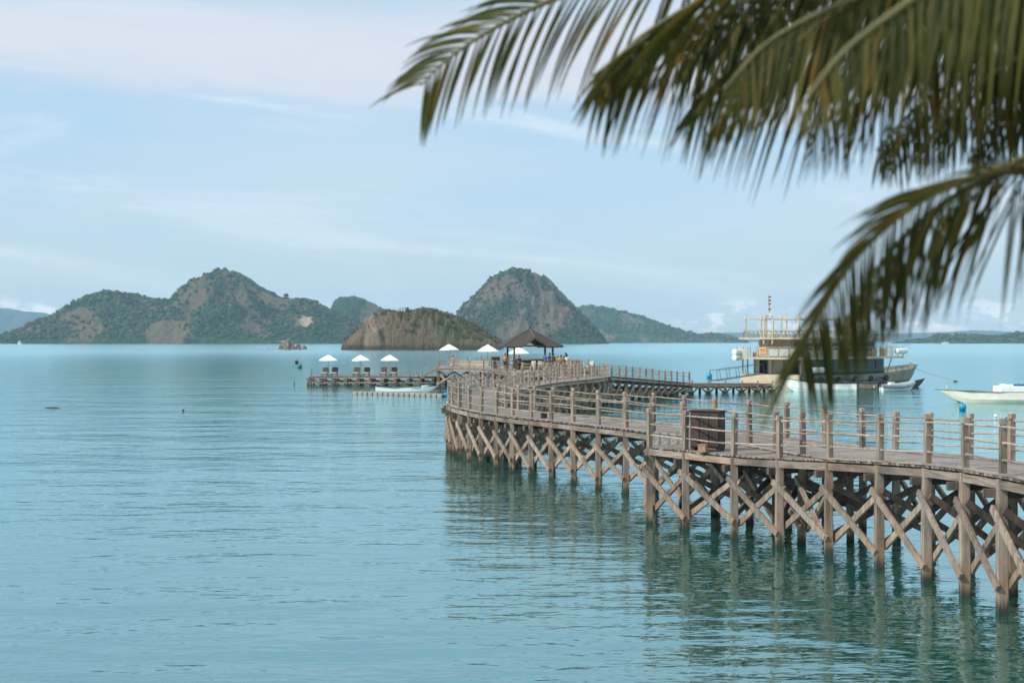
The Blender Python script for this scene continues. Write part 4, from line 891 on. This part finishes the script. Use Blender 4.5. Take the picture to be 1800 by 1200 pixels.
# right speedboat
sb = small_boat('speedboat', G(1838, 706.5)+Vector((2.55, 0, 0)), math.pi, 11.0, 2.9, 'cream speedboat with blue covered seats cut off by the right edge of the photo', [pm('ivory_hull', (0.80, 0.72, 0.60), 0.3, 0.08, 0.7)], zk=-0.25, stern_z=0.9, bow_z=1.0, mid_z=0.85, inside=0.2, bluff=1.9, transom=0.9, flare=0.9)
sx = sb.location.x
mb = MB()
for s in (-1, 1): mb.tube([(0, s*1.33, 0.9), (4, s*1.46, 0.86), (7, s*1.30, 0.88), (9.2, s*0.85, 0.94), (11.2, s*0.05, 1.02)], 0.04, 6)
mb.build('rub_rail', DKM, sb); MB().bar((10.9, 0, 1.01), (12.0, 0, 1.08), 0.16, 0.05).build('bowsprit', DKM, sb); MB().tube([(11.0, 0, 1.2), (11.0, 0, 1.45)], 0.03, 6).build('bow_bollard', WHITE, sb)
MB().box((3.9, 0, 1.12), (5.6, 2.1, 0.5)).build('coaming', WHITE, sb, bevel=0.06)
mb = MB(); q = random.Random(5)
for k in range(6): mb.ball((1.9+k*0.75, -0.3+q.uniform(-.2, .2), 1.40), 0.40, 10, 6, (1.2, 1.4, 0.38), 0.12, q)
mb.build('blue_cover', DBLUE, sb); MB().box((5.9, 0, 1.42), (0.7, 1.5, 0.22)).build('hatch', WHITE, sb, bevel=0.04); MB().box((0.9, 0, 1.6), (1.3, 1.9, 0.75)).build('console', WHITE, sb, bevel=0.06)
MB().box((0.0, 0, 1.3), (0.5, 0.5, 0.8)).build('outboard_motor', BLK, sb, bevel=0.06); MB().tube([(1.1, 0, 2.1), (1.1, 0, 2.6)], 0.05, 6).build('mast', WHITE, sb)
o = MB().tube([(0, 0, 0.75), (0.45, 0.1, 0.3), (0.9, 0.1, -0.1)], 0.02, 5).build('anchor_rope', MATS['rope']); o.location = (sb.location.x-10.4, sb.location.y-0.1, 0); tag(o, 'thin anchor rope hanging from the speedboat bow into the water', 'rope'); MB().ball((0, 0, 0.78), 0.05, 8, 5).build('shackle', DKM, o)
# white dinghy by the floating dock
b5 = small_boat('white_dinghy', G(759, 688)+Vector((0, 0.5, 0)), math.pi+0.05, 6.0, 1.7, 'white open dinghy with dark stripe lying behind the floating dock', [WHITE], zk=-0.2, stern_z=0.62, bow_z=0.62, mid_z=0.42, inside=0.45)
b5.location = G(658, 689)+Vector((0.1, 0.4, 0)); b5.rotation_euler = (0, 0, 0.06)
MB().tube([(0, -0.76, 0.62), (2, -0.86, 0.43), (4.2, -0.74, 0.46), (6.1, -0.03, 0.63)], 0.035, 6).build('rub_rail', DKM, b5); MB().box((5.0, 0, 0.6), (0.7, 0.6, 0.12)).build('bow_cushion', WHITE, b5); MB().box((2, 0, 0.4), (0.3, 1.5, 0.05)).build('thwart', BEIGE, b5); MB().box((0.25, 0, 0.6), (0.35, 0.4, 0.3)).build('outboard_motor', BLK, b5, bevel=0.04)
# floating dock
FD = pm('grey_float_plastic', (0.28, 0.235, 0.20), 0.6, 0.15, 3)
fd = empty('floating_dock', G(622, 692), math.atan2(-5.5, 8.6)*0.0, 'row of grey plastic pontoon cubes floating beside the white dinghy', 'floating dock')
n = 17; p0 = G(622, 691.5); p1 = G(779, 696.5); d = (p1-p0); 
for k in range(n): 
    v = d*(k+0.5)/n; MB().box((v.x, v.y, 0.1), (d.length/n*0.82, 0.5, 0.32), math.atan2(d.y, d.x)).build('pontoon_cube', FD, fd, bevel=0.05)
MB().bar((0, 0, 0.05), (d.x, d.y, 0.05), 0.3, 0.12).build('coupling_strip', BLK, fd)
o = MB().tube([(-0.35, 0, 0.12), (-0.3, 0, 0.12), (0.3, 0, 0.12), (0.35, 0, 0.12)], [0.12, 0.24, 0.24, 0.12], 14).build('float_drum', BLUE); o.location = p1+Vector((0.4, 0, 0)); tag(o, 'bright blue float drum at the right end of the grey pontoon row', 'float'); MB().tube([(-0.02, 0, 0.12), (0.02, 0, 0.12)], 0.25, 14).build('band', DBLUE, o)
# buoys
def buoy(px, py, r, mat, label):
    p = G(px, py); o = MB().ball((0, 0, r*0.72), r, 16, 12).build('mooring_buoy', mat, None, smooth=True); o.location = (p.x, p.y, 0); tag(o, label, 'buoy')
    MB().tube([(0, 0, r*1.65), (0, 0, r*1.9)], r*0.16, 8).build('eye', DKM, o)
TEAL = pm('teal_plastic', (0.0, 0.16, 0.14), 0.4, 0.1, 3)
buoy(1692, 720, 0.30, BLUE, 'large cyan buoy floating in front of the speedboat'); buoy(1247, 664, 0.42, BLUE, 'cyan buoy behind the jetty left of the gangplank'); buoy(1770, 738, 0.12, DBLUE, 'tiny dark blue buoy just above the right railing'); buoy(1750, 733, 0.12, WHITE, 'tiny white buoy left of the dark blue one near the right railing')
buoy(527, 646.5, 0.5, TEAL, 'green buoy left of the low sunbathing deck'); buoy(521.5, 638.5, 0.45, BLK, 'dark buoy farther out and left of the green buoy'); buoy(322, 722, 0.075, BLK, 'tiny dark buoy alone on the open water left')
o = MB().tube([(-0.6, 0, 0.02), (0, 0.05, 0.04), (0.6, 0, 0.02)], [0.02, 0.045, 0.02], 7).build('driftwood', BARK); o.location = G(92, 717); tag(o, 'dark driftwood log floating on the open water at far left', 'log'); MB().tube([(0.1, 0.05, 0.04), (0.3, 0.2, 0.14)], 0.02, 5).build('twig', BARK, o)
# distant boats
mb = small_boat('white_yacht', G(36, 605.2)+Vector((0, 0, 0)), math.pi*0.7, 12, 4, 'tiny white motor yacht far off at the left shore', [WHITE], zk=-0.5, stern_z=2.0, bow_z=2.8, mid_z=2.0, inside=0.15)
MB().box((5, 0, 2.9), (6.5, 3.2, 2.2)).build('cabin', WHITE, mb); MB().box((5, 0, 3.2), (6.6, 3.3, 0.7)).build('window_band', GLASS, mb); MB().box((4.5, 0, 4.9), (4.5, 2.8, 1.2)).build('flybridge', WHITE, mb); MB().tube([(4.5, 0, 5.5), (4.5, 0, 9)], 0.12, 6).build('mast', WHITE, mb)
mb = small_boat('white_ferry', G(1668, 603.6), math.pi, 19, 4.5, 'tiny white boat far away below the right headland', [WHITE], zk=-0.5, stern_z=1.8, bow_z=2.6, mid_z=1.8, inside=0.15)
MB().box((8, 0, 3.0), (12, 3.6, 1.8)).build('cabin', WHITE, mb); MB().box((8, 0, 3.1), (12.1, 3.7, 0.6)).build('window_band', GLASS, mb); MB().box((9, 0, 4.3), (8, 3.4, 0.3)).build('roof', WHITE, mb)

# ------------------------------------------------------------------ people
def skinobj(name, pts, edges, mat, parent, root=0):
    me = bpy.data.meshes.new(name); bm = bmesh.new(); lay = bm.verts.layers.skin.verify(); vs = []
    for (x, y, z, r) in pts: v = bm.verts.new((x, y, z)); v[lay].radius = (r, r); vs.append(v)
    vs[root][lay].use_root = True
    for a, b in edges: bm.edges.new((vs[a], vs[b]))
    bm.to_mesh(me); bm.free(); me.materials.append(mat); o = bpy.data.objects.new(name, me); C.objects.link(o); o.parent = parent
    m = o.modifiers.new('skin', 'SKIN'); m.use_smooth_shade = True; s = o.modifiers.new('sub', 'SUBSURF'); s.levels = 1; s.render_levels = 1
    return o
SKIN = pm('brown_skin', (0.24, 0.13, 0.085), 0.55, 0.08, 8); HAIR = pm('black_hair', (0.012, 0.01, 0.009), 0.5, 0.3, 20)
def person(loc, rz, shirt, legs, label, lean=0.0, arm=0.0, stride=0.12, hgt=1.68):
    r = empty('person', loc, rz, label, 'person'); k = hgt/1.7
    def p(x, y, z, rad, ln=True):
        if ln and z > 0.9: a = lean; dz = z-0.9; y, z = y-dz*math.sin(a), 0.9+dz*math.cos(a)
        return (x*k, y*k, z*k, rad*k)
    ay = -0.30*arm; st = stride
    pts = [p(0, 0, .92, .125), p(0, 0, 1.12, .115), p(0, 0, 1.34, .13), p(0, 0, 1.46, .06), p(0, 0, 1.53, .058), p(0, -.015, 1.62, .092), p(0, -.01, 1.68, .075),
           p(.18, 0, 1.38, .06), p(.25, .02+ay*.4, 1.13, .043), p(.27, -.08+ay, .90+.22*arm, .032), p(.275, -.1+ay*1.1, .82+.26*arm, .026),
           p(-.18, 0, 1.38, .06), p(-.25, .02+ay*.4, 1.13, .043), p(-.27, -.08+ay, .90+.22*arm, .032), p(-.275, -.1+ay*1.1, .82+.26*arm, .026),
           p(.1, 0, .84, .095), p(.11, -st, .48, .06), p(.11, -st*1.1, .10, .04), p(.115, -st*1.1-.14, .035, .03),
           p(-.1, 0, .84, .095), p(-.11, st*.5, .48, .06), p(-.11, st*1.5, .10, .04), p(-.115, st*1.5-.14, .035, .03)]
    ed = [(0, 1), (1, 2), (2, 3), (3, 4), (4, 5), (5, 6), (2, 7), (7, 8), (8, 9), (9, 10), (2, 11), (11, 12), (12, 13), (13, 14), (0, 15), (15, 16), (16, 17), (17, 18), (0, 19), (19, 20), (20, 21), (21, 22)]
    skinobj('body', pts, ed, SKIN, r)
    g = lambda i, dr: (*pts[i][:3], pts[i][3]+dr)
    mid = lambda a, b, t, rr: tuple(pts[a][q]*(1-t)+pts[b][q]*t for q in range(3))+(rr*k,)
    skinobj('shirt', [g(0, .02), g(1, .028), g(2, .03), g(7, .022), mid(7, 8, .8, .068), g(11, .022), mid(11, 12, .8, .068)], [(0, 1), (1, 2), (2, 3), (3, 4), (2, 5), (5, 6)], shirt, r)
    skinobj('trousers', [g(0, .012), g(15, .018), mid(15, 16, .95, .085), g(19, .018), mid(19, 20, .95, .085)], [(0, 1), (1, 2), (0, 3), (3, 4)], legs, r)
    hx, hy, hz = pts[5][:3]; MB().ball((hx, hy+.022*k, hz+.035*k), .108*k, 12, 8, (0.92, 1.0, 0.98)).build('hair', HAIR, r, smooth=True)
cl = lambda n, c_: pm('cloth_'+n, c_, 0.85, 0.12, 8)
for px, D, rz, shirt, legs, lb, kw in (
    (984, 137.6, 0.5, cl('yellow', (0.75, 0.45, 0.01)), cl('red', (0.30, 0.03, 0.04)), 'person in yellow shirt and dark red shorts leaning forward at the boardwalk entrance', dict(lean=0.35, arm=0.7, stride=0.2)),
    (958.5, 147, 2.6, cl('blue', (0.015, 0.10, 0.32)), cl('navy', (0.02, 0.025, 0.05)), 'person in blue shirt standing at the right post of the pavilion', dict(hgt=1.75)),
    (966.5, 149, 2.0, cl('black', (0.02, 0.02, 0.022)), cl('navy', (0.02, 0.025, 0.05)), 'person in black shirt beside the person in blue', dict(hgt=1.72)),
    (973, 148, -2.4, cl('charcoal', (0.07, 0.055, 0.05)), cl('black', (0.02, 0.02, 0.022)), 'person in dark brown shirt between black shirt and yellow shirt', dict(hgt=1.7)),
    (978.5, 143, 1.2, cl('ochre', (0.35, 0.22, 0.06)), cl('navy', (0.02, 0.025, 0.05)), 'person in ochre shirt half hidden behind the person in yellow', dict(hgt=1.5, lean=0.2)),
    (994.5, 152, 1.0, cl('blue', (0.015, 0.10, 0.32)), cl('black', (0.02, 0.02, 0.022)), 'person in dark blue shirt farthest back behind the one in white', dict(hgt=1.74)),
    (996.5, 141, 2.9, cl('white', (0.6, 0.5, 0.46)), cl('beige', (0.4, 0.32, 0.25)), 'person in pale shirt and beige trousers left of the wooden cupboard', dict(arm=0.4)),
    (990.5, 140.4, 0.2, cl('navyshirt', (0.02, 0.035, 0.09)), cl('black', (0.02, 0.02, 0.022)), 'person in navy shirt close behind the person in yellow', dict(hgt=1.45)),
    (888, 149, -0.4, cl('orange', (0.55, 0.16, 0.06)), cl('black', (0.02, 0.02, 0.022)), 'person in orange shirt left of the pavilion', dict(hgt=1.66)),
    (913, 146, 0.4, cl('black', (0.02, 0.02, 0.022)), cl('black', (0.02, 0.02, 0.022)), 'person dressed in black in front of the bar counter', dict(hgt=1.5)),
    (797.5, 160, -0.6, cl('coral', (0.6, 0.2, 0.14)), cl('beige', (0.4, 0.32, 0.25)), 'person in coral shirt by the leftmost deck parasol', dict(hgt=1.4, lean=0.3))):
    person(((px-900)*D/F, D, 2.2), rz, shirt, legs, lb, **kw)

# ------------------------------------------------------------------ coconut palm
LEAFP = None
def palmleaf():
    m, t, b = newmat('palm_leaflet'); g = N(t, 'ShaderNodeNewGeometry')
    r = N(t, 'ShaderNodeValToRGB', inp={0: g.outputs['Random Per Island']}); e = r.color_ramp.elements
    e[0].color = (0.030, 0.040, 0.009, 1); e[1].color = (0.19, 0.11, 0.02, 1)
    for pz, c_ in ((0.35, (0.07, 0.078, 0.015)), (0.6, (0.036, 0.044, 0.011)), (0.82, (0.13, 0.12, 0.025)), (0.94, (0.09, 0.08, 0.02))): q = e.new(pz); q.color = (*c_, 1)
    t.links.new(r.outputs[0], b.inputs['Base Color']); b.inputs['Roughness'].default_value = 0.62; b.inputs['Specular IOR Level'].default_value = 0.25
    tr = N(t, 'ShaderNodeBsdfTranslucent', inp={0: r.outputs[0]}); mx = N(t, 'ShaderNodeMixShader', inp={0: 0.38, 1: b.outputs[0], 2: tr.outputs[0]})
    t.links.new(mx.outputs[0], t.nodes['Material Output'].inputs[0]); return m
PALM = palmleaf(); RACH = pm('palm_rachis', (0.11, 0.10, 0.035), 0.5, 0.2, 4); PTR = pm('palm_trunk_bark', (0.22, 0.18, 0.14), 0.9, 0.3, 5, bump=0.6, stretch=(1, 1, 4))
TR = Vector((5.6, 8.2, 0)); CR = Vector((4.7, 7.2, 8.3))
pt = empty('coconut_palm', (TR.x, TR.y, 2.4), 0, 'coconut palm whose blurred green fronds hang across the upper right of the view', 'palm tree')
def rel(v): return Vector(v)-Vector((TR.x, TR.y, 2.4))
tp = spline([(TR.x, TR.y, 1.9), (5.5, 8.0, 4.2), (5.1, 7.6, 6.4), (CR.x, CR.y, CR.z)], 10)
tm = MB(); tm.tube([rel(v) for v in tp], [0.22-0.08*min(1, i/18)+(0.012 if i % 2 else 0) for i in range(len(tp))], 14); tm.build('trunk', PTR, pt, smooth=True)
def frond(ctrl, n, L, roll=0.0, roll2=None, droop=1.0, seed=0, wd=0.024, tips=0.5, start=0.16, fwd=0.6, sideL=1.0, sideR=1.0, up=-0.95, up2=None, fg=0.9):
    q = random.Random(seed); sp = spline(ctrl, 14); sp = [Vector(v) for v in sp]; cum = [0]
    for a, b in zip(sp, sp[1:]): cum.append(cum[-1]+(b-a).length)
    tot = cum[-1]
    def at(t):
        s = t*tot
        for i in range(1, len(cum)):
            if s <= cum[i] or i == len(cum)-1: u = (s-cum[i-1])/max(1e-6, cum[i]-cum[i-1]); return sp[i-1].lerp(sp[i], u), (sp[min(i+1, len(sp)-1)]-sp[max(i-2, 0)]).normalized()
    mb = MB(); roll2 = roll if roll2 is None else roll2
    for k in range(n):
        for sd in (-1, 1):
            t = start+(1-start)*(k+q.uniform(-.3, .3))/n; t = min(0.998, max(start, t)); p, T = at(t)
            S = T.cross(Vector((0, 0, 1))).normalized(); U = S.cross(T).normalized(); a = roll+(roll2-roll)*t
            S2 = S*math.cos(a)+U*math.sin(a); U2 = U*math.cos(a)-S*math.sin(a)
            ln = L*(math.sin(math.pi*min(1, 0.12+0.9*(t-start)/(1-start)))**0.55*(1-tips)+tips)*(1-0.35*max(0, (t-0.8)/0.2))*q.uniform(0.88, 1.08)*(sideL if sd < 0 else sideR)
            fw = fwd+fg*t**3+q.uniform(-.08, .08); uu = up+((up if up2 is None else up2)-up)*t**4; d = (S2*sd*0.5+T*fw+U2*(uu+q.uniform(-.08, .08))).normalized()
            m = 7; pos = p.copy(); pr = []; w0 = wd*q.uniform(0.8, 1.15); g = droop*q.uniform(0.75, 1.25)
            tw = q.uniform(-0.5, 0.5)
            for j in range(m+1):
                f = j/m; ww = w0*(0.45+1.1*f*1.6 if f < 0.3 else 1.0)*(1-max(0, (f-0.45)/0.55)**1.4)+0.0015
                side = d.cross(U2*math.cos(tw*f)+S2*math.sin(tw*f)); 
                side = side.normalized() if side.length > 1e-4 else S2
                o_ = side*ww*0.5; nn = side.cross(d).normalized()*ww*0.18
                pr.append((pos-o_-nn, pos+nn*0.3, pos+o_-nn)); pos = pos+d*ln/m
                d = (d+Vector((0, 0, -1))*g*(0.10+0.20*f)).normalized()
            o = len(mb.v)
            for a_, b_, c_ in pr: mb.v += [tuple(rel(a_)), tuple(rel(b_)), tuple(rel(c_))]
            for j in range(m): mb.f += [(o+j*3, o+j*3+1, o+j*3+4, o+j*3+3), (o+j*3+1, o+j*3+2, o+j*3+5, o+j*3+4)]
    fo = mb.build('frond', PALM, pt)
    MB().tube([rel(v) for v in sp], [0.024*(1-i/len(sp))**0.8+0.004 for i in range(len(sp))], 7).build('rachis', RACH, fo, smooth=True)
    return fo
c_ = tuple(CR)
# frond across the top of the view
def q3(x, y, D): return tuple(GD(x, y, D))
frond([c_, (3.3, 7.3, 8.35), (1.9, 7.4, 7.95), q3(1260, -90, 7.5), q3(1010, -14, 7.6), q3(880, 44, 7.6), q3(790, 102, 7.6), q3(738, 152, 7.6)], 120, 0.76, roll=1.3, roll2=1.4, droop=0.6, seed=1, fwd=0.42, up=-0.5, up2=-0.05, wd=0.019, sideR=0.85, fg=0.35, tips=0.75)
frond([c_, (3.3, 7.0, 8.2), q3(1580, -180, 7.0), q3(1380, -90, 7.0), q3(1230, 0, 7.0), q3(1120, 70, 7.0), q3(1050, 140, 7.0)], 118, 1.16, roll=-0.70, droop=0.38, seed=2, fwd=0.6, up=-0.75)
frond([c_, (3.6, 7.3, 8.1), q3(1790, -150, 7.6), q3(1590, -50, 7.8), q3(1420, 40, 7.9), q3(1300, 110, 7.9), q3(1220, 180, 7.9)], 113, 1.22, roll=-0.70, droop=0.38, seed=12, fwd=0.6, up=-0.75)
frond([c_, (3.7, 6.9, 8.1), q3(1630, -95, 6.9), q3(1450, -45, 6.9), q3(1280, 15, 6.9), q3(1140, 65, 6.9), q3(1040, 135, 6.9)], 102, 0.80, roll=0.75, droop=0.38, seed=33, fwd=0.6, up=-0.75)
frond([c_, (3.9, 6.9, 8.0), q3(1800, -170, 6.9), q3(1600, -60, 6.9), q3(1460, 30, 6.8), q3(1360, 110, 6.8), q3(1290, 180, 6.8), q3(1240, 240, 6.8)], 90, 0.5, roll=-0.70, droop=0.6, seed=36, fwd=0.5, up=-0.75)
for D_, px_, n_, L_, rl, sd_, fw_ in (
    (6.2, ((1980, -200), (1800, -110), (1620, -40), (1470, 10), (1350, 75), (1270, 160)), 120, 0.80, 0.4, 71, 0.32),
    (7.0, ((2050, -120), (1900, -60), (1740, -10), (1600, 75), (1490, 150), (1410, 240)), 120, 0.74, -0.3, 72, 0.22),
    (5.2, ((2050, -190), (1880, -120), (1700, -60), (1560, 30), (1470, 105), (1400, 200)), 90, 0.52, 0.3, 73, 0.2),
    (8.0, ((2080, -40), (1950, 0), (1820, 70), (1700, 130), (1610, 190), (1540, 265)), 120, 0.74, 0.3, 74, 0.15),
    (6.4, ((2050, 30), (1930, 40), (1820, 85), (1730, 140), (1660, 205), (1610, 280)), 100, 0.50, -0.3, 75, 0.12),
    (7.5, ((2080, 50), (1980, 60), (1890, 110), (1810, 160), (1740, 220), (1700, 290)), 100, 0.52, 0.2, 76, 0.1),
    (9.0, ((2050, -200), (1850, -120), (1650, -60), (1450, -20), (1300, 30), (1190, 100)), 130, 1.0, 0.4, 77, 0.4)):
    frond([c_, tuple(CR.lerp(GD(*px_[0], D_), 0.45)+Vector((0, 0, 0.25)))]+[q3(a_, b_, D_) for a_, b_ in px_], n_, L_, roll=rl, droop=0.9, seed=sd_, fwd=fw_, wd=0.022, start=0.3)
# frond hanging on the right side of the view
frond([c_, (3.9, 6.8, 7.6), (3.0, 6.4, 6.6), q3(1815, 268, 6.1), q3(1740, 300, 6.0), q3(1620, 352, 6.0), q3(1520, 435, 6.0), q3(1450, 535, 6.0), q3(1400, 640, 6.0)], 135, 0.68, roll=-0.8, roll2=-0.9, droop=0.32, seed=17, fwd=0.36, start=0.40, up=-0.5, up2=-0.25, wd=0.02, tips=0.8, fg=0.45)
frond([c_, (4.2, 6.9, 7.6), (3.6, 6.5, 6.9), (2.85, 6.2, 6.4), q3(1880, 290, 6.3), q3(1830, 380, 6.3), q3(1810, 480, 6.3)], 120, 0.75, roll=0.2, droop=0.7, seed=18)
frond([c_, (3.9, 6.9, 7.5), (3.0, 6.6, 6.5), q3(1840, 280, 6.6), q3(1760, 305, 6.6), q3(1670, 350, 6.6), q3(1580, 425, 6.6), q3(1510, 520, 6.6), q3(1470, 600, 6.6)], 130, 0.70, roll=-0.6, droop=0.35, seed=19, fwd=0.25, start=0.38, up=-0.6, wd=0.021)
for k, (x_, y_) in enumerate(((1.5, 5.6), (2.1, 6.1))):  # extra fronds added above the view to shade the upper right mass
    frond([c_, (3.6, 6.6, 8.9), (x_+1.3, y_+0.5, 8.8), (x_+0.4, y_+0.1, 8.3), (x_-0.2, y_-0.2, 7.7)], 80, 0.7, seed=61+k, wd=0.05, up=-0.2)
# the rest of the crown
for k, az_ in enumerate((-10, 25, 60, 95, 130, 165, 200, 235)):
    a = R(az_); d = Vector((math.cos(a), math.sin(a), 0)); h0 = 1.4 if k % 2 else 0.8
    frond([c_, tuple(CR+d*0.9+Vector((0, 0, h0*0.7))), tuple(CR+d*2.2+Vector((0, 0, h0))), tuple(CR+d*3.5+Vector((0, 0, h0*0.3))), tuple(CR+d*4.4+Vector((0, 0, -0.9)))], 48, 0.8, seed=20+k, wd=0.04)
for k, az_ in enumerate((190, 214, 238)):  # added high fronds on the sun side, out of view, to cast shade
    a = R(az_); d = Vector((math.cos(a), math.sin(a), 0)); h0 = 1.6 if k % 2 else 1.1
    frond([c_, tuple(CR+d*0.8+Vector((0, 0, h0*0.7))), tuple(CR+d*2.0+Vector((0, 0, h0))), tuple(CR+d*3.2+Vector((0, 0, h0*0.55))), tuple(CR+d*4.1+Vector((0, 0, 0.0)))], 80, 0.75, seed=50+k, wd=0.05, up=-0.3)
